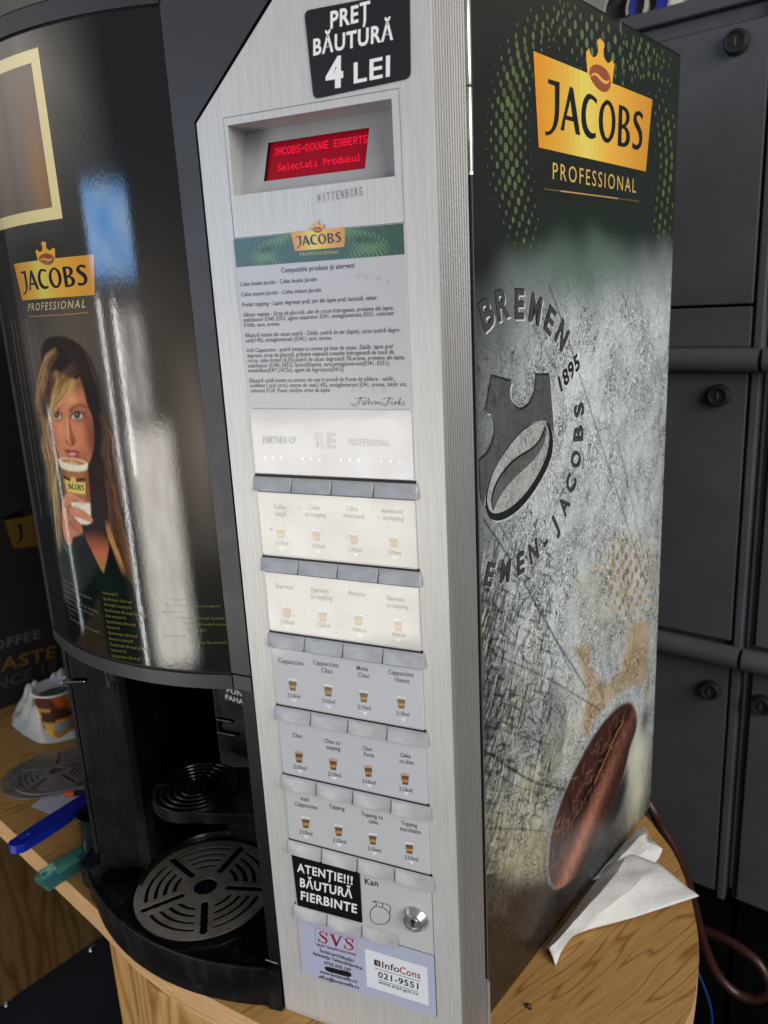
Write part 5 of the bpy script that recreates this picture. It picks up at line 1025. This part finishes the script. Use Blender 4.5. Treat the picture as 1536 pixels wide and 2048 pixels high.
P = [e0, (e0[0] - .0012, e0[1] - .0008), (e0[0] + nl[0], e0[1] + nl[1]), (e0[0] + nl[0] + .01, e0[1] + nl[1] + .02), (e0[0] + .01, e0[1] + .01)]
mb.prism(P, .3310, .8195, 'charcoal_plastic'); mb.prism(P, .3155, .3302, 'charcoal_plastic'); part(mb, 'side_bezel')
# chrome catch under the door lip
mb = MB(); c = fH((150, 1362), .300); ex = nz([.90, .43, 0]); ey = np.array([-ex[1], ex[0], 0])
mb.box((-.011, -.004, .2985), (.010, .004, .3012), 'chrome', (np.array([c[0], c[1], 0]), ex, ey)); part(mb, 'door_catch', bevel=.0008)
mb = MB(); c2 = fH((222, 1362), .303); mb.lathe([(.0001, .2975), (.0035, .2975), (.0042, .300), (.0042, .3155)], (c2[0], c2[1], 0), 'chrome', 20); mb.lathe([(.010, .304), (.011, .306), (.011, .3156)], (c2[0] + .004, c2[1] + .006, 0), 'black_plastic', 24); part(mb, 'catch_stud', smooth=40)

# cup bay
mb = MB()
pl = fH((205, 1738), .045); prr = fH((290, 1733), .045); plf = fH((166, 1735), .045)
mb.prism([tuple(pl), tuple(prr), (prr[0] + .004, prr[1] + .006), (prr[0] - .005, prr[1] + .05), (pl[0] - .028, pl[1] + .04), (pl[0] - .018, pl[1] + .016)], .045, .3154, 'black_plastic'); part(mb, 'bay_pillar', bevel=.0006)
mb = MB(); mb.box((-.425, .2, .03), (-.150, .21, .334), 'deep_black'); mb.box((-.36, .08, .333), (-.15, .24, .336), 'deep_black')
yw = .142
mb.box((-.300, yw, .0345), (-.1595, yw + .01, .334), 'black_plastic'); mb.box((-.303, yw + .002, .0345), (-.294, .2, .334), 'deep_black'); mb.quad((-.43, .09, .02), (-.43, .2, .02), (-.43, .2, .33), (-.43, .09, .33), 'deep_black')
mb.box((-.42, .06, .046), (-.415, .24, .334), 'black_plastic'); part(mb, 'bay_lining')
K = lambda x, y: (380 + x / 5.908, 1290 + y / 5.908)
bw_ = lambda p: fF(p, yw); sW = lambda o: (lambda x, z: (x, yw - o, z))
mb = MB(); mb.rect(*(bw_(K(330, 830))), *(bw_(K(700, 500))), sW(.0008), 'gloss_black', (255, 255, 255)); mb.text('PUNE', K(440, 548), K(680, 620), 56 / 5.908, bw_, sW(.0012), 'print_satin', (215, 215, 212), .03)
mb.text('PAHARUL', K(425, 632), K(790, 745), 58 / 5.908, bw_, sW(.0012), 'print_satin', (215, 215, 212), .03); part(mb, 'bay_sticker')
mb = MB(); a = bw_(K(330, 850)); b_ = bw_(K(440, 1010)); 
mb.box((a[0], yw - .003, b_[1]), (a[0] + .003, yw, a[1]), 'gloss_black'); mb.box((a[0], yw - .004, a[1] - .003), (a[0] + .02, yw, a[1]), 'gloss_black'); mb.box((a[0], yw - .006, b_[1] - .003), (a[0] + .025, yw, b_[1]), 'gloss_black'); part(mb, 'bay_bracket', bevel=.0008)
# swing-out cup support with ringed grille
gc = fH((392, 1572), .152); zs = .152
R1 = .5 * np.linalg.norm(fH((303, 1592), zs) - fH((478, 1556), zs))
mb = MB(); mb.lathe([(R1, zs), (R1, zs - .012), (R1 - .006, zs - .014)], (gc[0], gc[1], 0), 'black_plastic', 64)
for k in range(6):
    r = R1 - .0005 - k * .0066; mb.lathe([(r, zs - .001), (r - .0008, zs), (r - .0024, zs), (r - .0030, zs - .001), (r - .0030, zs - .004)], (gc[0], gc[1], 0), 'gloss_black', 64)
mb.lathe([(R1 - .003, zs - .006), (.0001, zs - .006)], (gc[0], gc[1], 0), 'deep_black', 48)
cs = part(mb, 'cup_support', smooth=35)
mb = MB()
for an in (100, 195, 330): 
    a = math.radians(an); e_ = np.array([math.cos(a), math.sin(a), 0]); mb.box((.010, -.0011, zs - .004), (R1 - .002, .0011, zs + .0006), 'gloss_black', (np.array([gc[0], gc[1], 0]), e_, np.array([-e_[1], e_[0], 0])))
mb.lathe([(.0105, zs - .002), (.0105, zs + .0004), (.0001, zs + .0004)], (gc[0], gc[1], 0), 'deep_black', 32); part(mb, 'grille_spoke', cs)
mb = MB(); mb.prism([(gc[0] + R1 * .45, gc[1] - R1 * .86), (-.158, .070), (-.158, yw + .0), (-.2, yw), (gc[0] + R1 * .2, gc[1] + R1 * .97)], zs - .013, zs - .0015, 'gloss_black'); part(mb, 'support_arm', cs, bevel=.0008)
# drip tray
RT = .268; tc = C0
ang = np.linspace(math.asin((-.412 - tc[0]) / RT) if abs((-.412 - tc[0]) / RT) < 1 else -.7, math.asin((-.1605 - tc[0]) / RT), 40)
arc = lambda r, rng: [(tc[0] + r * math.sin(a), tc[1] - r * math.cos(a)) for a in rng]
lft = fH((166, 1745), .045); 
mb = MB(); ar = arc(RT, ang); ai = arc(RT - .0035, ang); ab = arc(RT - .004, ang)
mb.sheet([[(*p, z) for p in q_] for q_, z in ((ab, .0006), (ab, .012), (arc(RT - .003, ang), .013), (ar, .030), (ar, .0440), (arc(RT - .0008, ang), .0450), (arc(RT - .0026, ang), .0450), (ai, .0440), (ai, .034))], 'black_plastic')
fl = ai + [(-.1605, .22), (-.42, .24), (ai[0][0] - .02, ai[0][1] + .03)]; t_ = geometry.tessellate_polygon([[Vector((*p, 0)) for p in fl]]); mb.add([(*p, .034) for p in fl], t_, 'gloss_black')
l0, l1 = ar[0], ai[0]
mb.prism([ar[0], (ar[0][0] - .012, ar[0][1] + .004), (ar[0][0] - .020, ar[0][1] + .030), (ar[0][0] + .02, ar[0][1] + .045), (ai[0][0] + .004, ai[0][1] + .004)], .020, .0452, 'black_plastic')
mb.prism([(ar[0][0] + .004, ar[0][1] + .002), (ar[0][0] - .006, ar[0][1] + .006), (ar[0][0] - .01, ar[0][1] + .03), (ar[0][0] + .02, ar[0][1] + .04)], .0006, .0198, 'black_plastic')
mb.prism([(-.1604, -.0052), (-.1490, -.0032), (-.1490, .0004), (-.1604, .0004)], .0006, .0440, 'black_plastic')
tray = part(mb, 'drip_tray', smooth=30)
mb = MB(); a = fH((546, 1925), .046); mb.box((a[0] - .007, a[1] - .002, .045), (a[0] + .007, a[1] + .003, .049), 'gloss_black'); part(mb, 'tray_clip', tray, bevel=.0008)
gz = .0405; g0 = fH((411, 1772), gz); 
RG = .066
rr = [np.linalg.norm(fH(p, gz) - g0) for p in ((271, 1800), (411, 1682), (410, 1880), (300, 1730), (330, 1858))]; RG = float(np.mean(rr))
mb = MB(); mb.sheet([[(g0[0] + .004 + r * math.cos(a), g0[1] + .006 + r * math.sin(a), h) for a in np.linspace(math.radians(-12), math.radians(205), 60)] for r, h in ((RG + .010, .0342), (RG + .010, .043), (RG + .007, .047), (RG + .004, .047), (RG + .002, .043), (RG + .0015, .0362))], 'gloss_black')
mb.lathe([(RG + .0015, .0343), (.0001, .0343)], (g0[0], g0[1], 0), 'deep_black', 60); part(mb, 'tray_well', tray, smooth=35)
def grate(center, R_, z, rot, hub, mat, th=.0016, tilt=None, ring=4, nsp=5):
    """stamped steel disc: arc slots between spokes, radial slots, centre hole; cut as a polar grid"""
    mb = MB(); cx, cy = center; nr, na = 88, 360; rs = np.linspace(hub, R_, nr + 1); keep = np.ones((nr, na), bool)
    for i in range(nr):
        r = (rs[i] + rs[i + 1]) / 2 / R_
        for j in range(na):
            a = (2 * math.pi * (j + .5) / na - rot) % (2 * math.pi / nsp); d = min(a, 2 * math.pi / nsp - a) * r      # distance to spoke centre line
            if .30 < r < .93 and d < .052 and math.hypot(max(0, .35 - r, r - .88), 0) ** 2 + d ** 2 < .052 ** 2: keep[i, j] = False
            for q in range(ring):
                rc = .44 + q * .13; e = abs(r - rc); lim = .125
                if e < .031 and d > lim - .004 + (e / .031) ** 2 * .02: keep[i, j] = False
    P = []; F = []; V3 = lambda r, a, h: (cx + r * math.cos(a), cy + r * math.sin(a), z + h)
    if tilt is not None: V3 = lambda r, a, h: (cx + r * math.cos(a), cy + r * math.sin(a), z + h + tilt[0] * r * math.cos(a) + tilt[1] * r * math.sin(a))
    A = [2 * math.pi * j / na for j in range(na)]
    P = [V3(r, a, 0) for r in rs for a in A] + [V3(r, a, -th) for r in rs for a in A]; off = (nr + 1) * na; ix = lambda i, j: i * na + j % na
    for i in range(nr):
        for j in range(na):
            if keep[i, j]:
                F.append((ix(i, j), ix(i + 1, j), ix(i + 1, j + 1), ix(i, j + 1)))
                if i == nr - 1 or not keep[i + 1, j]: F.append((ix(i + 1, j), ix(i + 1, j) + off, ix(i + 1, j + 1) + off, ix(i + 1, j + 1)))
                if i == 0 or not keep[i - 1, j]: F.append((ix(i, j + 1), ix(i, j + 1) + off, ix(i, j) + off, ix(i, j)))
                if not keep[i, (j + 1) % na]: F.append((ix(i, j + 1), ix(i + 1, j + 1), ix(i + 1, j + 1) + off, ix(i, j + 1) + off))
                if not keep[i, j - 1]: F.append((ix(i + 1, j), ix(i, j), ix(i, j) + off, ix(i + 1, j) + off))
    mb.add(P, F, mat); return mb
v1 = fH((525, 1778), gz) - g0; rot0 = math.atan2(v1[1], v1[0])
part(grate(g0, RG, gz, rot0, RG * .17, 'grate_steel'), 'tray_grate', tray, smooth=25)

#=========================================================== THINGS ON AND AROUND THE COUNTER
# cabinet wall print at far left
qa = fH((0, 1420), 0); sL = lambda o: (lambda s, z: (qa[0] + s * SD[0] + o * SN[0], qa[1] + s * SD[1] + o * SN[1], z))
fL = lambda p: (lambda v: np.array([(v - [qa[0], qa[1], 0]).dot(SD), v[2]]))(onp(p, (qa[0], qa[1], 0), SN))
cab = empty('display_cabinet', (qa[0], qa[1], 0), 'dark cabinet with gold printed lettering standing at the far left', 'cabinet')
mb = MB(); mb.box((-.3, -.4, .001), (.8, 0, .95), 'locker_dark', (np.array([qa[0], qa[1], 0]), SD, SN)); mb.build('cabinet_body', cab)
mb = MB(); I7 = lambda x, y: (x / 4.453, 960 + y / 4.453)
lq = [fL(I7(*p)) for p in ((120, 612), (700, 540), (800, 200), (36, 362))]; cvq = logo(mb, lq, sL, 'print_dull', 1, dim=.7, crown=False, letters='J', plain=(178, 130, 52))
mb.build('cabinet_logo', cab); mb = MB(); mb.poly([I7(30, 358), I7(30, 325), I7(215, 265), I7(215, 330)], sL(lay(1)), 'print_dull', (8, 8, 9), fL); mb.build('logo_bar', cab)
for t_, pL, pR, cap, col in [('COFFEE', (-200, 1565), (360, 1405), 85, (96, 96, 100)), ('TASTE', (-130, 1740), (495, 1580), 115, (112, 90, 36)), ('SINCE 18', (-190, 1930), (500, 1690), 92, (70, 74, 84))]:
    mb = MB(); mb.text(t_, I7(*pL), I7(*pR), cap / 4.453, fL, sL(lay(1)), 'print_dull', col, .03); mb.build('cabinet_lettering', cab)
# plastic bag
def crumple(name, outline, z0, hgt, conv, mat, seed, label, cat, n_=26, amp=.01, parent=None):
    rg = np.random.default_rng(seed); P = np.array([conv(p) for p in outline]); c = P.mean(0); rows = []
    ph = rg.uniform(0, 6.28, 12)
    Pr = np.array(spline(np.vstack([P, P[:1]]), 6))[:-1]
    for k in range(n_ + 1):
        f = k / n_; rw = []
        for i, p in enumerate(Pr):
            q = c + (p - c) * (1 - f) ; a = math.atan2(p[1] - c[1], p[0] - c[0])
            h_ = hgt * (1 - (1 - f) ** 2.2) * (.75 + .25 * math.sin(q[0] * 60 + ph[5])) + amp * min(1, 2.5 * f) * (1 - .6 * f) * (math.sin(q[0] * 90 + ph[0]) * math.sin(q[1] * 110 + ph[1]) + .7 * abs(math.sin(q[0] * 150 + q[1] * 120 + ph[3])) + .35 * abs(math.sin(q[0] * 260 - q[1] * 210 + ph[4])))
            rw.append((q[0], q[1], z0 + max(h_, .0005)))
        rows.append(rw)
    mb = MB(); mb.sheet(rows, mat, True); o = mb.build(name, parent, 60)
    if label: tag(o, label, cat)
    return o
crumple('plastic_bag', [(20, 1430), (24, 1405), (60, 1385), (150, 1345), (250, 1330), (290, 1400), (200, 1440), (95, 1465), (50, 1452)], .001, .062, lambda p: fH(p, .02), 'plastic_bag', 3, 'crumpled white plastic bag behind the paper cup', 'plastic bag', amp=.024)
# printed paper cup
cb = fH((126, 1466), 0); cupe = empty('paper_cup', (cb[0], cb[1], 0), 'small printed paper cup with yellow, orange and brown patches', 'cup')
k0 = np.linalg.norm(CAM - np.array([cb[0], cb[1], .04])) / FPX; rb, rt, hc_ = 28 * k0, 39 * k0, 92 * k0
mb = MB(); seg = 48; rows = []; cols = []
pal = [(206, 150, 40), (196, 96, 30), (150, 140, 120), (66, 34, 22), (214, 164, 50), (90, 48, 28)]
for k in range(17):
    f = k / 16; r = rb + (rt - rb) * f; rows.append([(cb[0] + r * math.cos(2 * math.pi * j / seg), cb[1] + r * math.sin(2 * math.pi * j / seg), .0005 + hc_ * f) for j in range(seg)])
    for j in range(seg):
        q_ = int((j + 1 + 3 * math.sin(7 * f + j * .3) + (0, 5, 2, 7)[min(3, int(f * 4))]) / 8) % 6; bnd = 0 if f > .72 else 1 if f > .42 else 2 if f > .2 else 3; c_ = [[(170, 84, 36), (206, 160, 70), (74, 40, 26)], [(206, 120, 40), (190, 140, 60), (64, 34, 24)], [(128, 138, 140), (84, 46, 30), (196, 150, 60)], [(206, 158, 52), (210, 164, 60), (150, 118, 60)]][bnd][q_ % 3]
        cols.append(tuple(lin(c_)))
mb.sheet(rows, 'print_satin', True, cols); mb.lathe([(rb, .001), (.0001, .001)], (cb[0], cb[1], 0), 'white_paper', 40); mb.build('cup_body', cupe, 40)
mb = MB(); mb.lathe([(rt - .0012, hc_ - .001), (rt - .0004, hc_ + .0016), (rt + .0014, hc_ + .0012), (rt + .0016, hc_ - .0006), (rt, hc_ - .0012)], (cb[0], cb[1], 0), 'white_paper', 48); mb.build('cup_rim', cupe, 50)
mb = MB(); mb.lathe([(rt - .0014, hc_), (rb + (rt - rb) * .6 - .0016, hc_ * .6)], (cb[0], cb[1], 0), 'white_paper', 40); mb.lathe([(rt * .92, hc_ * .82), (rt * .5, hc_ * .86), (.0001, hc_ * .88)], (cb[0], cb[1], 0), 'plant_grey', 40); mb.build('cup_lining', cupe, 40)
# two spare grates
ga_ = fH((97, 1545), .004); Rg = np.linalg.norm(fH((9, 1552), .004) - ga_) * .96
tag(grate(fH((92, 1547), .003), Rg, .003, .3, Rg * .17, 'worn_steel', th=.0018).build('steel_grate', None, 25), 'lower of two stacked steel drip grates on the counter, showing its left rim', 'drip grate', 'spare drip grates on the counter')
tag(grate(fH((112, 1541), .0085), Rg * .97, .0085, 1.0, Rg * .17, 'worn_steel', th=.0018, tilt=(.02, -.01)).build('steel_grate', None, 25), 'upper of two stacked steel drip grates, lying on the other one', 'drip grate', 'spare drip grates on the counter')
# papers
def paper(pts, z, mat, label):
    mb = MB(); P = [fH(p, z) for p in pts]; mb.prism([tuple(p) for p in P], z - .0006, z, mat); return tag(mb.build('paper_sheet'), label, 'paper', 'papers under the steel grates')
paper([(48, 1595), (60, 1585), (150, 1560), (160, 1590), (100, 1586)], .0012, 'white_paper', 'narrow white paper strip peeking out from under the steel grates')
paper([(62, 1612), (90, 1590), (165, 1570), (200, 1590), (108, 1630)], .0022, 'grey_paper', 'plain pale sheet of paper between grates and blue handle')
mb = MB(); a = fH((130, 1587), .006); mb.tube([(a[0], a[1], .005), (a[0] + .010, a[1] + .006, .005)], .0035, 'orange_plastic'); mb.tube([(a[0] + .010, a[1] + .006, .005), (a[0] + .034, a[1] + .02, .005)], .0038, 'gloss_black'); tag(mb.build('marker_pen', None, 40), 'black pen with an orange end lying on the papers', 'pen')
# smoked jar with the blue handle in it
jc = fH((192, 1715), .0); jz = fH((165, 1715), 0); rj = np.linalg.norm(jc - jz) * 1.08
jc = fH((200, 1712), 0)
mb = MB(); mb.lathe([(.0001, .0006), (rj * .95, .0006), (rj, .004), (rj, .052), (rj * 1.05, .0535), (rj * 1.05, .0575), (rj * .97, .0585), (rj * .93, .056), (rj * .93, .006)], (jc[0], jc[1], 0), 'smoked_glass', 48); tag(mb.build('jar', None, 35), 'dark smoked glass jar beside the black pillar of the machine', 'jar')
pa = onp((22, 1697), (0, fH((22, 1697), .062)[1], 0), (0, 1, 0)); 
h0 = np.array([*fH((24, 1700), .066), .066]); h1 = np.array([*fH((175, 1600), .046), .046]); h1 = h1 + (h1 - h0) * .12
ex = nz(h1 - h0); ev = nz(np.cross([0, 0, 1], ex)); ew = np.cross(ex, ev); Ln = np.linalg.norm(h1 - h0)
k0 = np.linalg.norm(CAM - h0) / FPX
def hs(x, y, zz): return tuple(h0 + ex * x + ev * y + ew * zz)
mb = MB(); W0 = 17 * k0; T0 = .0045; outer = []
for a in np.linspace(math.pi / 2, 3 * math.pi / 2, 12): outer.append((W0 * .95 + W0 * .95 * math.cos(a), W0 * math.sin(a)))
outer += [(Ln * .4, -W0 * 1.12), (Ln, -W0 * .95), (Ln, W0 * .95), (Ln * .4, W0 * 1.12)]
hol = [(W0 * 1.75 + W0 * .85 * math.cos(a), W0 * .52 * math.sin(a)) for a in np.linspace(0, 2 * math.pi, 16, endpoint=False)]
for zz in (T0, -T0): mb.poly([outer, hol], lambda x, y, zz=zz: hs(x, y, zz), 'brush_blue', (255, 255, 255))
for lp in (outer, hol): mb.sheet([[hs(x, y, zz) for x, y in lp + lp[:1]] for zz in (-T0, T0)], 'brush_blue')
tag(mb.build('brush_handle', None, None, .0022), 'blue plastic brush handle with a hanging hole, leaning out over the counter edge', 'brush')
# teal acrylic triangular bar
t0 = np.array([*fH((80, 1757), .012), .0]); t1 = np.array([*fH((168, 1702), .012), .0]); ex = nz(t1 - t0); ey = np.array([-ex[1], ex[0], 0]); L_ = np.linalg.norm(t1 - t0) + .02; k0 = np.linalg.norm(CAM - t0) / FPX
mb = MB(); ww = 21 * k0; prf = [(-ww, .0008), (ww, .0008), (ww, .006), (ww * .1, .021), (-ww * .1, .021), (-ww, .006)]; rows = [[tuple(t0 + ex * x + ey * y + np.array([0, 0, z])) for y, z in prf] for x in (0, L_)]
mb.sheet(rows, 'teal_acrylic', True); mb.add(rows[0], [tuple(range(6))], 'teal_acrylic'); mb.add(rows[1], [tuple(range(6))], 'teal_acrylic'); tb = tag(mb.build('acrylic_bar', None, None, .0006), 'teal transparent triangular bar lying across the counter edge', 'acrylic bar')
mb = MB(); mb.box((.018, -ww * .35, .0068), (.045, ww * .35, .0078), 'print_satin', (t0, ex, ey), tuple(lin((190, 190, 140)))); mb.build('bar_label', tb)

# paper towels under the right side of the machine
def towel(name, rows_px, zf, label, seed):
    rg = np.random.default_rng(seed); ph = rg.uniform(0, 6, 6); R_ = []
    for rw in rows_px: R_.append(spline([np.array([*fH(p, z), z]) for p, z in rw], 10))
    G_ = []
    for a, b_ in zip(R_[:-1], R_[1:]):
        for t in np.linspace(0, 1, 12, endpoint=False): G_.append([p * (1 - t) + q * t for p, q in zip(a, b_)])
    G_.append(R_[-1]); G_ = np.array(G_)
    for i in range(G_.shape[0]):
        for j in range(G_.shape[1]):
            x, y, z = G_[i, j]; e_ = min(1, i / 3, (G_.shape[0] - 1 - i) / 3)
            G_[i, j, 2] = max(z + e_ * (.0006 * math.sin(x * 150 + ph[0]) * math.sin(y * 120 + ph[1]) + .0010 * abs(math.sin(x * 60 - y * 85 + ph[3])) - .0009 * abs(math.sin(x * 110 + y * 40 + ph[4]))), .0004)
    mb = MB(); mb.sheet([[tuple(p) for p in r] for r in G_], 'white_paper'); o = tag(mb.build(name, None, 22), label, 'paper towel', 'paper towels under the machine')
    md = o.modifiers.new('solid', 'SOLIDIFY'); md.thickness = .00035; md.offset = 1; return o
towel('paper_towel', [[((1185, 1760), .003), ((1245, 1690), .004), ((1272, 1660), .003), ((1287, 1652), .012)], [((1205, 1755), .006), ((1250, 1705), .012), ((1288, 1668), .014), ((1305, 1683), .016)], [((1240, 1735), .004), ((1275, 1712), .010), ((1300, 1700), .010), ((1325, 1698), .008)], [((1265, 1735), .002), ((1290, 1728), .002), ((1308, 1726), .002), ((1318, 1716), .002)]], 0, 'smaller crumpled white paper towel piece tucked behind the larger folded towel', 1)
towel('paper_towel', [[((1088, 1898), .003), ((1130, 1845), .004), ((1185, 1770), .005), ((1243, 1696), .004)], [((1098, 1898), .010), ((1160, 1830), .017), ((1222, 1760), .018), ((1258, 1706), .010)], [((1106, 1916), .006), ((1170, 1850), .014), ((1262, 1778), .016), ((1318, 1728), .010)], [((1111, 1932), .001), ((1146, 1873), .002), ((1270, 1834), .003), ((1398, 1792), .005)]], 0, 'large folded white paper towel wedged under the side of the machine', 2)

# lockers behind on the right
LQ = np.array([.1826, .6364, 0]); hd = nz([.9670, -.2547, 0]); ln = np.array([-hd[1], hd[0], 0]) * 1.0     # hd runs to the right along the fronts, ln points away from us
def locker(name, s0, s1, zs_, doors, label, knob_s, rails):
    e = empty(name, tuple(LQ + hd * (s0 + s1) / 2 + np.array([0, 0, zs_[0]])), label, 'locker'); ax = (LQ, hd, ln)
    mb = MB(); mb.box((s0, .012, zs_[0]), (s1, .45, zs_[1]), 'locker_paint', ax); mb.box((s0, .0, zs_[1]), (s1, .46, zs_[1] + .018), 'locker_paint', ax); mb.box((s1 - .011, -.002, zs_[0]), (s1, .0118, zs_[1] - .001), 'locker_paint', ax); mb.build('locker_body', e, None, .002)
    mb = MB(); mb.box((s0 + .002, .05, -.8495), (s1 - .002, .44, zs_[0] - .0005), 'deep_black', ax); mb.build('locker_plinth', e)
    for (a, b_, ka) in doors:
        mb = MB(); mb.box((s0 + .01, -.001, a), (s1 - .0145, .011, b_), 'locker_paint', ax); dr = mb.build('locker_door', e, None, .0015)
        mb = MB(); mb.box((s0 + .005, .0112, a - .0035), (s1 - .0112, .0116, b_ + .0035), 'deep_black', ax); mb.build('door_gap', e)
        if ka is not None:
            c = LQ + hd * ka[0] + np.array([0, 0, ka[1]]); mb = MB(); mb.lathe([(.0145, .001), (.0138, .009), (.012, .012), (.010, .012), (.0092, .0095), (.0001, .0095)], tuple(c), 'locker_dark', 32, (hd, (0, 0, 1), -ln)); mb.box((-.0008, -.0112, -.004), (.0008, -.0096, .004), 'locker_paint', (c, hd, ln)); mb.build('door_lock', dr, 35)
    for z in rails:
        mb = MB(); p0, p1 = LQ + hd * s0, LQ + hd * (s1 + .001); mb.tube([tuple(p0 - ln * .012 + np.array([0, 0, z])), tuple(p1 - ln * .012 + np.array([0, 0, z]))], .0155, 'locker_paint', 20); mb.build('rail', e, 40)
    return e
locker('locker', -.75, .0335, (-.28, .925), [(.588, .905, (-.017, .884)), (.137, .503, (-.014, .474)), (-.27, .105, (-.003, .058)), (.535, .5845, None)], 'dark grey metal locker with round locks, left of the pale gap', 0, (.520, .119))
locker('locker', .0400, .8, (-.28, .925), [(.588, .905, None), (.137, .503, None), (-.27, .105, (.065, .055))], 'dark grey metal locker at the right edge beside the pale gap', 0, (.520, .119))
mb = MB(); mb.box((.0345, .02, -.27), (.039, .03, .92), 'pale_gap', (LQ, hd, ln)); tag(mb.build('wall_gap_strip'), 'thin pale strip standing in for the bright wall seen between the two dark lockers', 'wall_gap')  # added strip with the brightness of the wall behind put into its colour
for p, mt, lb in (((1262, 22), 'gloss_black', 'black ended tape roll on top of the left locker'), ((1308, 16), 'brush_blue', 'blue ended tape roll on top of the left locker')):
    c = onp(p, LQ + ln * .1, ln); mb = MB(); mb.lathe([(.016, -.03), (.03, -.03), (.031, -.028), (.031, .02), (.016, .02)], tuple(c), 'pale_gap', 32, (hd, (0, 0, 1), -ln)); mb.lathe([(.011, .021), (.022, .022), (.027, .021)], tuple(c), mt, 32, (hd, (0, 0, 1), -ln)); o = mb.build('tape_roll', None, 35); tag(o, lb, 'tape roll', 'tape rolls on the locker')
# hose and cable
hp = [(1300, 1612), (1322, 1652), (1352, 1705), (1378, 1775), (1393, 1835), (1408, 1890), (1432, 1945), (1468, 1984), (1505, 1998), (1530, 1990), (1538, 1968), (1515, 1925), (1470, 1890), (1425, 1868), (1385, 1852)]
pts = [onp(p, np.array([.17, .50, 0]) + ln * .004 * i, ln) for i, p in enumerate(hp)]
pts += [pts[-1] + np.array(q) for q in ((-.04, .02, .0), (-.08, .05, -.06), (-.10, .07, -.25), (-.10, .08, -.50))]; pts[-1][2] = -.84; pts = [pts[0] + np.array([-.05, .02, .06])] + pts
mb = MB(); mb.tube([tuple(p) for p in spline(pts, 8)], .0068, 'hose_brown', 14); tag(mb.build('hose', None, 60), 'thick brown hose looping down behind the rounded counter end', 'hose')
pts = [onp(p, np.array([.17, .44, 0]), ln) for p in ((1330, 1850), (1362, 1885), (1385, 1925), (1400, 1955), (1414, 1990), (1422, 2020), (1424, 2060), (1420, 2120))]
pts += [pts[-1] + np.array([-.01, .02, -.2])]; pts[-1][2] = -.845
mb = MB(); mb.tube([tuple(p) for p in spline(pts, 6)], .0016, 'cable_blue', 8); tag(mb.build('cable', None, 60), 'thin blue cable hanging beside the counter end', 'cable')

c = fH((1056, 2013), 0); mb = MB(); mb.lathe([(.0001, .0002), (.0022, .0004), (.0026, .0016), (.0012, .0028), (.0001, .003)], (c[0], c[1], 0), 'hose_brown', 9); mb.lathe([(.0001, .0002), (.0014, .0004), (.0012, .0014), (.0001, .002)], (c[0] + .0025, c[1] - .002, 0), 'hose_brown', 7); tag(mb.build('crumb'), 'dark coffee crumb lying on the bare wood near the towels', 'crumb')
